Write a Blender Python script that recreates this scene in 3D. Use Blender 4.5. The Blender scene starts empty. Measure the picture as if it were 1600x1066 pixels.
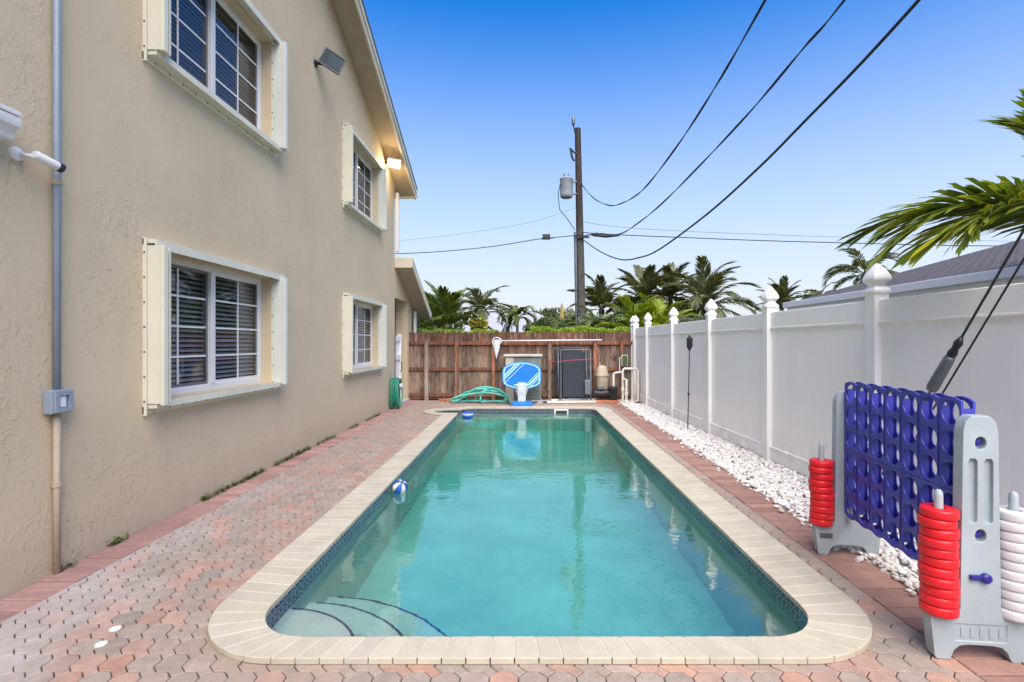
import bpy, bmesh, math, random
import numpy as np
from mathutils import Vector, Matrix, Euler

R = math.radians
PI = math.pi
sc = bpy.context.scene
col = sc.collection

# ------------------------------------------------------------------ camera, sky, sun, exposure
cam_d = bpy.data.cameras.new("camera")
cam = bpy.data.objects.new("camera", cam_d)
col.objects.link(cam)
cam.location = (0, 0, 1.46)
cam.rotation_euler = (R(90), 0, 0)
cam_d.sensor_width = 36
cam_d.lens = 36 * 780 / 1600
cam_d.shift_x = -22 / 1600
cam_d.shift_y = 3 / 1600
cam_d.clip_start = 0.05
cam_d.clip_end = 2000
sc.camera = cam

SUN_EL, SUN_AZ = 52, 168          # azimuth clockwise from +Y
world = bpy.data.worlds.new("World")
sc.world = world
world.use_nodes = True
wn = world.node_tree
for n in list(wn.nodes):
    wn.nodes.remove(n)
sky = wn.nodes.new("ShaderNodeTexSky")
sky.sky_type = 'NISHITA'
sky.sun_disc = False
sky.sun_elevation = R(SUN_EL)
sky.sun_rotation = R(SUN_AZ)
sky.altitude = 0
sky.air_density = 1.0
sky.dust_density = 0.3
sky.ozone_density = 3.0
bg = wn.nodes.new("ShaderNodeBackground")
bg.inputs[1].default_value = 0.13
wo = wn.nodes.new("ShaderNodeOutputWorld")
hs = wn.nodes.new("ShaderNodeHueSaturation")
hs.inputs['Hue'].default_value = 0.508
hs.inputs['Saturation'].default_value = 1.9
hs.inputs['Value'].default_value = 0.82
wn.links.new(sky.outputs[0], hs.inputs['Color'])
# thin bright haze all round the horizon, by elevation only
tc = wn.nodes.new("ShaderNodeTexCoord")
sp = wn.nodes.new("ShaderNodeSeparateXYZ")
wn.links.new(tc.outputs['Generated'], sp.inputs[0])
hz = wn.nodes.new("ShaderNodeMapRange")
hz.interpolation_type = 'SMOOTHSTEP'
hz.inputs['From Min'].default_value = 0.0
hz.inputs['From Max'].default_value = 0.60
hz.inputs['To Min'].default_value = 1.0
hz.inputs['To Max'].default_value = 0.0
wn.links.new(sp.outputs[2], hz.inputs[0])
hp_ = wn.nodes.new("ShaderNodeMath")
hp_.operation = 'POWER'
hp_.inputs[1].default_value = 0.85
wn.links.new(hz.outputs[0], hp_.inputs[0])
hm = wn.nodes.new("ShaderNodeMix")
hm.data_type = 'RGBA'
hm.inputs[7].default_value = (2.42, 2.56, 2.75, 1)
wn.links.new(hp_.outputs[0], hm.inputs[0])
wn.links.new(hs.outputs[0], hm.inputs[6])
wn.links.new(hm.outputs[2], bg.inputs[0])
wn.links.new(bg.outputs[0], wo.inputs[0])

sun_d = bpy.data.lights.new("sun", 'SUN')
sun_d.energy = 2.6
sun_d.angle = R(60)
sun_d.color = (1.0, 0.90, 0.76)
sun = bpy.data.objects.new("sun", sun_d)
col.objects.link(sun)
sd = Vector((math.sin(R(SUN_AZ)) * math.cos(R(SUN_EL)), math.cos(R(SUN_AZ)) * math.cos(R(SUN_EL)), math.sin(R(SUN_EL))))
sun.rotation_euler = sd.to_track_quat('Z', 'Y').to_euler()
sun.location = (6, -6, 12)

sc.view_settings.view_transform = 'Standard'
sc.view_settings.look = 'None'
sc.view_settings.exposure = 1.4
sc.view_settings.gamma = 1
sc.view_settings.use_curve_mapping = False
sc.render.engine = 'CYCLES'
sc.cycles.use_denoising = True
sc.cycles.max_bounces = 8
sc.cycles.transparent_max_bounces = 12
sc.cycles.caustics_refractive = True
sc.cycles.caustics_reflective = False
sc.cycles.sample_clamp_indirect = 6

# ------------------------------------------------------------------ materials
MATS = {}


def srgb(r, g, b):
    def f(c):
        c /= 255.0
        return c / 12.92 if c <= 0.04045 else ((c + 0.055) / 1.055) ** 2.4
    return (f(r), f(g), f(b))


class N:
    """small node helper"""
    def __init__(s, name):
        s.m = bpy.data.materials.new(name)
        s.m.use_nodes = True
        s.t = s.m.node_tree
        s.b = s.t.nodes["Principled BSDF"]
        MATS[name] = s.m

    def n(s, typ, **kw):
        nd = s.t.nodes.new(typ)
        for k, v in kw.items():
            if k.startswith("i_"):
                key = k[2:]
                key = int(key) if key.isdigit() else key.replace("_", " ")
                nd.inputs[key].default_value = v
            else:
                setattr(nd, k, v)
        return nd

    def l(s, a, b):
        s.t.links.new(a, b)

    def math(s, op, a, b=None, c=None):
        nd = s.n("ShaderNodeMath", operation=op)
        for i, v in enumerate((a, b, c)):
            if v is None:
                continue
            if isinstance(v, (int, float)):
                nd.inputs[i].default_value = v
            else:
                s.l(v, nd.inputs[i])
        return nd.outputs[0]

    def mix(s, fac, a, b, mode='MIX'):
        nd = s.n("ShaderNodeMix", data_type='RGBA', blend_type=mode)
        for i, v in ((0, fac), (6, a), (7, b)):
            if isinstance(v, (int, float)):
                nd.inputs[i].default_value = v
            elif isinstance(v, tuple):
                nd.inputs[i].default_value = (*v[:3], 1)
            else:
                s.l(v, nd.inputs[i])
        return nd.outputs[2]

    def ramp(s, fac, stops):
        nd = s.n("ShaderNodeValToRGB")
        e = nd.color_ramp.elements
        while len(e) < len(stops):
            e.new(0.5)
        for k, (p, c) in enumerate(stops):
            e[k].position = p
            c = (c, c, c) if isinstance(c, (int, float)) else c
            e[k].color = (*c[:3], 1)
        s.l(fac, nd.inputs[0])
        return nd.outputs[0]

    def coord(s, kind='Object', scale=(1, 1, 1)):
        if kind == 'World':
            o = s.n("ShaderNodeNewGeometry").outputs['Position']
        else:
            o = s.n("ShaderNodeTexCoord").outputs[kind]
        mp = s.n("ShaderNodeMapping")
        mp.inputs['Scale'].default_value = scale
        s.l(o, mp.inputs[0])
        return mp.outputs[0]

    def noise(s, vec, scale, detail=4, rough=0.55, dist=0.0):
        nd = s.n("ShaderNodeTexNoise")
        nd.inputs['Scale'].default_value = scale
        nd.inputs['Detail'].default_value = detail
        nd.inputs['Roughness'].default_value = rough
        nd.inputs['Distortion'].default_value = dist
        s.l(vec, nd.inputs['Vector'])
        return nd.outputs['Fac']

    def bump(s, h, strength, dist=0.01):
        nd = s.n("ShaderNodeBump")
        nd.inputs['Strength'].default_value = strength
        nd.inputs['Distance'].default_value = dist
        s.l(h, nd.inputs['Height'])
        s.l(nd.outputs[0], s.b.inputs['Normal'])
        return nd

    def set(s, rough=0.6, metal=0.0, spec=0.5):
        s.b.inputs['Roughness'].default_value = rough
        s.b.inputs['Metallic'].default_value = metal
        s.b.inputs['Specular IOR Level'].default_value = spec


def plain(name, c, rough=0.5, var=0.12, scale=6.0, bump=0.0, bscale=60, metal=0.0, coord='World', spec=0.5, stretch=(1, 1, 1), attr=False):
    g = N(name)
    v = g.coord(coord, stretch)
    f = g.noise(v, scale, 5, 0.6)
    lo = tuple(max(0, x * (1 - var)) for x in c)
    hi = tuple(min(1, x * (1 + var)) for x in c)
    cc = g.ramp(f, [(0.3, lo), (0.7, hi)])
    if attr:
        a = g.n("ShaderNodeAttribute", attribute_name="pcol")
        cc = g.mix(1.0, cc, a.outputs['Color'], 'MULTIPLY')
    g.l(cc, g.b.inputs['Base Color'])
    g.set(rough, metal, spec)
    rr = g.math('MULTIPLY_ADD', f, 0.2, rough - 0.1)
    g.l(rr, g.b.inputs['Roughness'])
    if bump:
        g.bump(g.noise(v, bscale, 4, 0.6), bump, 0.004)
    return g.m


# stucco: skip-trowel relief
g = N("stucco")
v = g.coord('World')
big = g.noise(v, 0.7, 3)
fine = g.noise(v, 130, 3, 0.7)
trow = g.noise(g.coord('World', (1, 1.4, 1)), 15.0, 4, 0.6, 0.8)
edge = g.ramp(trow, [(0.55, 0.0), (0.61, 1.0)])
trow2 = g.noise(g.coord('World', (1, 1, 1.6)), 32.0, 4, 0.6, 0.8)
edge2 = g.ramp(trow2, [(0.57, 0.0), (0.65, 1.0)])
msk = g.ramp(g.noise(v, 1.9, 4, 0.6), [(0.40, 0.05), (0.68, 1.0)])
h = g.math('MULTIPLY', g.math('ADD', g.math('MULTIPLY', edge, 0.8), g.math('MULTIPLY', edge2, 0.4)), msk)
h = g.math('ADD', h, g.math('MULTIPLY', fine, 0.5))
base = g.ramp(big, [(0.3, (0.61, 0.49, 0.325)), (0.7, (0.67, 0.545, 0.37))])
zz = g.n("ShaderNodeSeparateXYZ")
g.l(g.coord('World'), zz.inputs[0])
damp = g.math('MULTIPLY', g.math('SUBTRACT', 0.35, zz.outputs[2]), 2.2)
damp = g.math('MULTIPLY', g.math('MAXIMUM', damp, 0.0), g.noise(v, 3.0, 4))
base = g.mix(g.math('MINIMUM', damp, 0.5), base, (0.36, 0.31, 0.22))
base = g.mix(g.math('MULTIPLY', fine, 0.12), base, (0.30, 0.25, 0.18))
strk = g.noise(g.coord('World', (1, 2.5, 0.5)), 1.3, 6, 0.7, 0.5)
base = g.mix(g.ramp(strk, [(0.55, 0.0), (0.8, 0.2)]), base, (0.44, 0.36, 0.25))
base = g.mix(g.ramp(g.noise(v, 2.3, 6, 0.7), [(0.5, 0.0), (0.75, 0.3)]), base, (0.68, 0.57, 0.41))
g.l(base, g.b.inputs['Base Color'])
g.set(0.9, 0, 0.2)
g.bump(h, 0.8, 0.006)

plain("cream_paint", (0.68, 0.66, 0.53), 0.45, 0.06, 3)
plain("pale_shutter", (0.64, 0.65, 0.58), 0.4, 0.05, 3)
plain("reveal_tan", (0.47, 0.38, 0.26), 0.8, 0.08, 5)
plain("white_frame", (0.72, 0.72, 0.72), 0.4, 0.04, 4)
plain("fascia_cream", (0.60, 0.54, 0.42), 0.6, 0.08, 4)
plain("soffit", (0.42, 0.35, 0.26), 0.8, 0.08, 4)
plain("blind_white", (0.80, 0.80, 0.80), 0.5, 0.08, 4)
plain("screw_dark", (0.06, 0.05, 0.04), 0.5, 0.1)
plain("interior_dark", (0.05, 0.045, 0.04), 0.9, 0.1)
plain("curtain", (0.30, 0.26, 0.24), 0.9, 0.2, 5)
g = N("vinyl_white")
v = g.coord('World')
s3 = g.n("ShaderNodeSeparateXYZ")
g.l(v, s3.inputs[0])
dirt = g.math('MULTIPLY', g.math('MAXIMUM', g.math('SUBTRACT', 0.45, s3.outputs[2]), 0.0), 1.6)
dirt = g.math('MULTIPLY', dirt, g.ramp(g.noise(v, 5, 6, 0.7), [(0.35, 0.0), (0.75, 1.0)]))
drip = g.ramp(g.noise(g.coord('World', (6, 6, 0.5)), 2.0, 5, 0.65), [(0.55, 0.0), (0.8, 0.22)])
cc = g.mix(drip, (0.93, 0.91, 0.87), (0.78, 0.76, 0.72))
cc = g.mix(dirt, cc, (0.42, 0.42, 0.33))
g.l(cc, g.b.inputs['Base Color'])
g.set(0.35, 0, 0.5)
g.bump(g.noise(g.coord('World', (1, 1, 0.4)), 3.0, 2), 0.12, 0.01)
plain("white_plastic", (0.78, 0.79, 0.80), 0.35, 0.05)
plain("conduit_grey", (0.24, 0.29, 0.35), 0.45, 0.08, 8)
plain("conduit_painted", (0.42, 0.34, 0.24), 0.7, 0.1, 8)
plain("black_plastic", (0.018, 0.018, 0.02), 0.4, 0.2)
plain("grey_metal", (0.16, 0.17, 0.18), 0.4, 0.15, 10, metal=0.5)
plain("cable_black", (0.02, 0.02, 0.022), 0.6, 0.2, 5)
plain("hose_green", (0.02, 0.26, 0.16), 0.4, 0.2, 10)
plain("hose_teal", (0.10, 0.52, 0.44), 0.4, 0.15, 10)
plain("game_grey", (0.365, 0.42, 0.445), 0.5, 0.11, 4, 0.25, 220)
plain("game_blue", (0.05, 0.055, 0.37), 0.36, 0.22, 5, 0.08, 200)
plain("lever_blue", (0.02, 0.02, 0.22), 0.4, 0.1)
plain("ring_red", (0.72, 0.012, 0.02), 0.38, 0.06, 6)
plain("ring_white", (0.66, 0.65, 0.66), 0.4, 0.05, 6)
plain("hoop_blue", (0.015, 0.19, 0.62), 0.35, 0.08, 4)
plain("hoop_pale", (0.42, 0.72, 0.92), 0.35, 0.05, 4)
plain("ball_blue", (0.01, 0.10, 0.48), 0.45, 0.1, 8, 0.2, 300)
plain("ball_white", (0.72, 0.72, 0.70), 0.45, 0.06, 8, 0.2, 300)
plain("float_blue", (0.02, 0.09, 0.55), 0.4, 0.1)
plain("float_pale", (0.5, 0.62, 0.85), 0.4, 0.1)
plain("pvc", (0.74, 0.72, 0.64), 0.4, 0.12, 9)
plain("tank_beige", (0.42, 0.35, 0.26), 0.6, 0.2, 5)
plain("ac_beige", (0.46, 0.43, 0.36), 0.6, 0.1, 4)
plain("ac_green", (0.17, 0.21, 0.19), 0.6, 0.2, 6)
plain("sling_black", (0.018, 0.024, 0.036), 0.7, 0.35, 14)
plain("tube_grey", (0.14, 0.16, 0.18), 0.4, 0.1, 5, metal=0.4)
plain("strap_red", (0.42, 0.05, 0.08), 0.7, 0.2)
plain("terracotta", (0.46, 0.18, 0.09), 0.8, 0.25, 10, 0.3, 60)
plain("net_white", (0.62, 0.62, 0.64), 0.8, 0.15, 20)
plain("transformer", (0.30, 0.32, 0.34), 0.45, 0.1, 4)
plain("gravel_white", (0.82, 0.79, 0.75), 0.75, 0.06, 30, attr=True)
plain("gravel_bed", (0.50, 0.46, 0.42), 0.95, 0.3, 30, 0.6, 60)
plain("concrete", (0.48, 0.46, 0.42), 0.85, 0.12, 8, 0.2, 60)
plain("grout", (0.52, 0.48, 0.39), 0.9, 0.1, 20)
plain("navy_tile", (0.02, 0.04, 0.16), 0.25, 0.2, 20)
plain("palm_trunk", (0.19, 0.155, 0.115), 0.9, 0.3, 9, 0.6, 25, stretch=(1, 1, 3))
plain("far_wall", (0.55, 0.53, 0.48), 0.8, 0.08)
plain("spike_orange", (0.46, 0.30, 0.09), 0.7, 0.3, 9)

# ground
g = N("grass_ground")
v = g.coord('World')
c = g.ramp(g.noise(v, 1.2, 6, 0.7), [(0.3, (0.05, 0.075, 0.02)), (0.7, (0.11, 0.12, 0.05))])
g.l(c, g.b.inputs['Base Color'])
g.set(0.95, 0, 0.1)

# pavers: colour attribute, efflorescence patches, sandy grain
g = N("paver")
v = g.coord('World')
a = g.n("ShaderNodeAttribute", attribute_name="pcol")
grain = g.noise(v, 190, 3, 0.75)
mid = g.noise(v, 14, 5, 0.65)
cc = g.mix(1.0, a.outputs['Color'], g.ramp(grain, [(0.25, 0.72), (0.75, 1.28)]), 'MULTIPLY')
cc = g.mix(1.0, cc, g.ramp(mid, [(0.3, 0.82), (0.72, 1.16)]), 'MULTIPLY')
sx = g.n("ShaderNodeSeparateXYZ")
g.l(v, sx.inputs[0])
# chalky deposit washed off the house wall, own irregular outline
side = g.math('MULTIPLY_ADD', sx.outputs[0], -1.5, -3.25)
patch = g.math('ADD', side, g.math('MULTIPLY', g.math('SUBTRACT', g.noise(v, 1.7, 5, 0.6), 0.5), 2.6))
patch = g.math('ADD', patch, g.math('MULTIPLY', g.math('MAXIMUM', g.math('SUBTRACT', 3.3, sx.outputs[1]), 0.0), g.math('MULTIPLY_ADD', sx.outputs[0], -0.5, -0.6)))
lenf = g.math('MULTIPLY_ADD', sx.outputs[1], -0.16, 1.15)
patch = g.math('MULTIPLY', g.math('MINIMUM', g.math('MAXIMUM', patch, 0.0), 1.0), g.math('MINIMUM', g.math('MAXIMUM', lenf, 0.0), 1.0))
patch = g.math('MULTIPLY', patch, g.math('MULTIPLY_ADD', mid, 0.8, 0.35))
cc = g.mix(g.math('MINIMUM', patch, 0.7), cc, (0.53, 0.49, 0.47))
stain = g.ramp(g.noise(g.coord('World', (1, 1, 1)), 2.6, 5, 0.7), [(0.57, 0.0), (0.72, 0.4)])
cc = g.mix(stain, cc, (0.24, 0.20, 0.165))
rosy = g.ramp(g.noise(g.coord('World', (1, 1, 1)), 1.1, 4, 0.6), [(0.52, 0.0), (0.68, 0.45)])
cc = g.mix(rosy, cc, (0.44, 0.27, 0.20))
grime = g.ramp(g.noise(v, 0.9, 5, 0.7), [(0.46, 0.0), (0.68, 0.4)])
cc = g.mix(grime, cc, (0.30, 0.25, 0.20))
g.l(cc, g.b.inputs['Base Color'])
g.set(0.88, 0, 0.25)
g.bump(g.math('ADD', grain, g.math('MULTIPLY', mid, 0.6)), 0.5, 0.004)

plain("border_brick", (1.0, 1.0, 1.0), 0.88, 0.22, 16, 0.5, 150, attr=True, spec=0.2)
plain("joint_sand", (0.085, 0.07, 0.058), 0.95, 0.35, 25, 0.5, 120)
g = N("coping_stone")
v = g.coord('World')
a = g.n("ShaderNodeAttribute", attribute_name="pcol")
c = g.ramp(g.noise(v, 5, 6, 0.65), [(0.3, (0.44, 0.395, 0.305)), (0.7, (0.54, 0.49, 0.385))])
c = g.mix(1.0, c, a.outputs['Color'], 'MULTIPLY')
gr = g.noise(v, 210, 3, 0.7)
c = g.mix(1.0, c, g.ramp(gr, [(0.25, 0.84), (0.75, 1.12)]), 'MULTIPLY')
g.l(c, g.b.inputs['Base Color'])
g.set(0.8, 0, 0.3)
g.bump(gr, 0.35, 0.003)

# plaster basin
g = N("pool_plaster")
v = g.coord('World')
c = g.ramp(g.noise(v, 1.5, 6, 0.7), [(0.3, (0.36, 0.53, 0.49)), (0.7, (0.56, 0.71, 0.66))])
g.l(c, g.b.inputs['Base Color'])
g.set(0.7, 0, 0.3)

# printed waterline tile, diamond lattice
g = N("waterline_tile")
v = g.coord('Object')
s3 = g.n("ShaderNodeSeparateXYZ")
g.l(v, s3.inputs[0])
fx = g.math('ABSOLUTE', g.math('SUBTRACT', g.math('FRACT', g.math('MULTIPLY_ADD', s3.outputs[0], 1 / 0.05, 0.5)), 0.5))
fz = g.math('ABSOLUTE', g.math('SUBTRACT', g.math('FRACT', g.math('MULTIPLY_ADD', s3.outputs[2], 1 / 0.05, 0.5)), 0.5))
dd = g.math('ADD', fx, fz)
line = g.math('LESS_THAN', g.math('ABSOLUTE', g.math('SUBTRACT', dd, 0.5)), 0.055)
dot = g.math('LESS_THAN', dd, 0.13)
nz = g.noise(g.coord('World'), 35, 4, 0.7)
cc = g.mix(nz, (0.010, 0.016, 0.04), (0.045, 0.06, 0.11))
cc = g.mix(g.math('MULTIPLY', line, g.math('MULTIPLY_ADD', nz, 0.8, 0.25)), cc, (0.55, 0.58, 0.62))
cc = g.mix(g.math('MULTIPLY', dot, 0.75), cc, (0.55, 0.57, 0.60))
g.l(cc, g.b.inputs['Base Color'])
g.set(0.2, 0, 0.5)

# water
m = bpy.data.materials.new("water")
MATS["water"] = m
m.use_nodes = True
t = m.node_tree
t.nodes.clear()
out = t.nodes.new("ShaderNodeOutputMaterial")
fr = t.nodes.new("ShaderNodeFresnel")
fr.inputs['IOR'].default_value = 1.9
gl = t.nodes.new("ShaderNodeBsdfGlossy")
gl.inputs['Roughness'].default_value = 0.02
rf = t.nodes.new("ShaderNodeBsdfRefraction")
rf.inputs['IOR'].default_value = 1.22
rf.inputs['Roughness'].default_value = 0.0
mx = t.nodes.new("ShaderNodeMixShader")
geo = t.nodes.new("ShaderNodeNewGeometry")
mp = t.nodes.new("ShaderNodeMapping")
mp.inputs['Scale'].default_value = (1.0, 1.5, 1)
n1 = t.nodes.new("ShaderNodeTexNoise")
n1.inputs['Scale'].default_value = 2.2
n1.inputs['Detail'].default_value = 3
n2 = t.nodes.new("ShaderNodeTexNoise")
n2.inputs['Scale'].default_value = 9
n2.inputs['Detail'].default_value = 2
ad = t.nodes.new("ShaderNodeMath")
ad.operation = 'MULTIPLY_ADD'
ad.inputs[1].default_value = 0.24
bp = t.nodes.new("ShaderNodeBump")
bp.inputs['Strength'].default_value = 0.16
bp.inputs['Distance'].default_value = 0.03
t.links.new(geo.outputs['Position'], mp.inputs[0])
io = t.nodes.new("ShaderNodeMapRange")          # air to water 2.8 (calm, strongly mirroring), water to air 1.22
io.inputs['To Min'].default_value = 2.8
io.inputs['To Max'].default_value = 1.22
t.links.new(geo.outputs['Backfacing'], io.inputs[0])
t.links.new(io.outputs[0], fr.inputs['IOR'])
t.links.new(mp.outputs[0], n1.inputs[0])
t.links.new(mp.outputs[0], n2.inputs[0])
t.links.new(n2.outputs[0], ad.inputs[0])
t.links.new(n1.outputs[0], ad.inputs[2])
t.links.new(ad.outputs[0], bp.inputs['Height'])
for nd in (fr, gl, rf):
    t.links.new(bp.outputs[0], nd.inputs['Normal'])
t.links.new(fr.outputs[0], mx.inputs[0])
t.links.new(rf.outputs[0], mx.inputs[1])
t.links.new(gl.outputs[0], mx.inputs[2])
t.links.new(mx.outputs[0], out.inputs['Surface'])
va = t.nodes.new("ShaderNodeVolumeAbsorption")
va.inputs['Color'].default_value = (0.12, 0.90, 0.82, 1)
va.inputs['Density'].default_value = 0.5
t.links.new(va.outputs[0], out.inputs['Volume'])

# window glass: mirror-like sheet over see-through
m = bpy.data.materials.new("window_glass")
MATS["window_glass"] = m
m.use_nodes = True
t = m.node_tree
t.nodes.clear()
out = t.nodes.new("ShaderNodeOutputMaterial")
lw_ = t.nodes.new("ShaderNodeLayerWeight")
lw_.inputs[0].default_value = 0.5
pw_ = t.nodes.new("ShaderNodeMath")
pw_.operation = 'POWER'
pw_.inputs[1].default_value = 3.0
t.links.new(lw_.outputs['Facing'], pw_.inputs[0])
fr = t.nodes.new("ShaderNodeMath")
fr.operation = 'MULTIPLY_ADD'
fr.inputs[1].default_value = 0.4
fr.inputs[2].default_value = 0.045
t.links.new(pw_.outputs[0], fr.inputs[0])
gl = t.nodes.new("ShaderNodeBsdfGlossy")
gl.inputs['Roughness'].default_value = 0.01
tr = t.nodes.new("ShaderNodeBsdfTransparent")
tr.inputs[0].default_value = (0.72, 0.74, 0.76, 1)
mx = t.nodes.new("ShaderNodeMixShader")
t.links.new(fr.outputs[0], mx.inputs[0])
t.links.new(tr.outputs[0], mx.inputs[1])
t.links.new(gl.outputs[0], mx.inputs[2])
t.links.new(mx.outputs[0], out.inputs['Surface'])

# weathered fence wood
def wood(name, c_low, c_high, grey, zmid):
    g = N(name)
    v = g.coord('World', (9, 9, 0.8))
    st = g.noise(v, 2.2, 6, 0.7, 0.4)
    v2 = g.coord('World', (28, 28, 1.2))
    fib = g.noise(v2, 3.0, 4, 0.7)
    s3 = g.n("ShaderNodeSeparateXYZ")
    g.l(g.coord('World'), s3.inputs[0])
    a = g.n("ShaderNodeAttribute", attribute_name="pcol")
    hz = g.math('MULTIPLY', g.math('SUBTRACT', s3.outputs[2], zmid), 1.4)
    k = g.math('ADD', hz, g.math('MULTIPLY', g.math('SUBTRACT', st, 0.5), 2.6))
    k = g.math('MINIMUM', g.math('MAXIMUM', g.math('ADD', k, 0.5), 0.0), 1.0)
    cc = g.mix(k, c_low, c_high)
    cc = g.mix(g.ramp(st, [(0.50, 0.0), (0.68, 0.75)]), cc, grey)
    rot = g.noise(g.coord('World', (3, 3, 1.5)), 2.4, 6, 0.75, 0.6)
    cc = g.mix(g.ramp(rot, [(0.52, 0.0), (0.68, 0.8)]), cc, (0.05, 0.03, 0.022))
    cc = g.mix(1.0, cc, g.ramp(fib, [(0.32, 0.40), (0.68, 1.5)]), 'MULTIPLY')
    knot = g.n("ShaderNodeTexVoronoi")
    knot.inputs['Scale'].default_value = 1.0
    g.l(g.coord('World', (7, 7, 3.0)), knot.inputs['Vector'])
    kn = g.ramp(knot.outputs['Distance'], [(0.06, 0.9), (0.12, 0.0)])
    cc = g.mix(kn, cc, (0.03, 0.02, 0.015))
    cc = g.mix(1.0, cc, a.outputs['Color'], 'MULTIPLY')
    g.l(cc, g.b.inputs['Base Color'])
    g.set(0.85, 0, 0.2)
    g.bump(fib, 0.4, 0.004)
    return g.m


wood("fence_wood", (0.26, 0.195, 0.145), (0.13, 0.058, 0.04), (0.42, 0.37, 0.32), 1.22)
wood("rail_wood", (0.22, 0.10, 0.06), (0.21, 0.08, 0.045), (0.34, 0.23, 0.16), 1.0)
wood("pole_wood", (0.095, 0.088, 0.075), (0.045, 0.038, 0.033), (0.12, 0.11, 0.098), 6.0)

# shingles
def shingle(name, c1, c2):
    g = N(name)
    br = g.n("ShaderNodeTexBrick")
    g.l(g.coord('World', (1, 1, 1)), br.inputs['Vector'])
    br.inputs['Scale'].default_value = 3.2
    br.inputs['Color1'].default_value = (*c1, 1)
    br.inputs['Color2'].default_value = (*c2, 1)
    br.inputs['Mortar'].default_value = (c1[0] * 0.4, c1[1] * 0.4, c1[2] * 0.4, 1)
    br.inputs['Mortar Size'].default_value = 0.03
    cc = g.mix(1.0, br.outputs[0], g.ramp(g.noise(g.coord('World'), 12, 4, 0.7), [(0.3, 0.75), (0.7, 1.3)]), 'MULTIPLY')
    g.l(cc, g.b.inputs['Base Color'])
    g.set(0.9, 0, 0.2)
    g.bump(br.outputs['Fac'], -0.3, 0.01)


shingle("shingle_dark", (0.095, 0.085, 0.088), (0.14, 0.125, 0.125))
shingle("shingle_pale", (0.40, 0.41, 0.44), (0.48, 0.49, 0.52))


def leafmat(name, c, tint=(1.3, 1.25, 0.5)):
    g = N(name)
    a = g.n("ShaderNodeAttribute", attribute_name="pcol")
    cc = g.mix(1.0, c, a.outputs['Color'], 'MULTIPLY')
    g.l(cc, g.b.inputs['Base Color'])
    g.set(0.45, 0, 0.4)
    tl = g.n("ShaderNodeBsdfTranslucent")
    g.l(g.mix(1.0, cc, tint, 'MULTIPLY'), tl.inputs[0])
    mxs = g.n("ShaderNodeMixShader")
    mxs.inputs[0].default_value = 0.35
    g.l(g.b.outputs[0], mxs.inputs[1])
    g.l(tl.outputs[0], mxs.inputs[2])
    g.l(mxs.outputs[0], g.t.nodes["Material Output"].inputs[0])


leafmat("leaf_dark", (0.14, 0.155, 0.07))
leafmat("leaf_mid", (0.125, 0.17, 0.045))
leafmat("leaf_lime", (0.22, 0.30, 0.03))
leafmat("leaf_yellow", (0.30, 0.27, 0.04))
leafmat("leaf_near", (0.17, 0.23, 0.035))
leafmat("leaf_bluish", (0.14, 0.19, 0.075))

gm = N("lamp_glow")
gm.b.inputs['Emission Color'].default_value = (1.0, 0.78, 0.45, 1)
gm.b.inputs['Emission Strength'].default_value = 6
gm = N("solar_cell")
gm.l(gm.ramp(gm.noise(gm.coord('Object'), 6, 3), [(0.3, (0.035, 0.05, 0.07)), (0.7, (0.06, 0.08, 0.10))]), gm.b.inputs['Base Color'])
gm.set(0.5, 0, 0.12)

# ------------------------------------------------------------------ mesh helpers
OFF = {}


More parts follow.
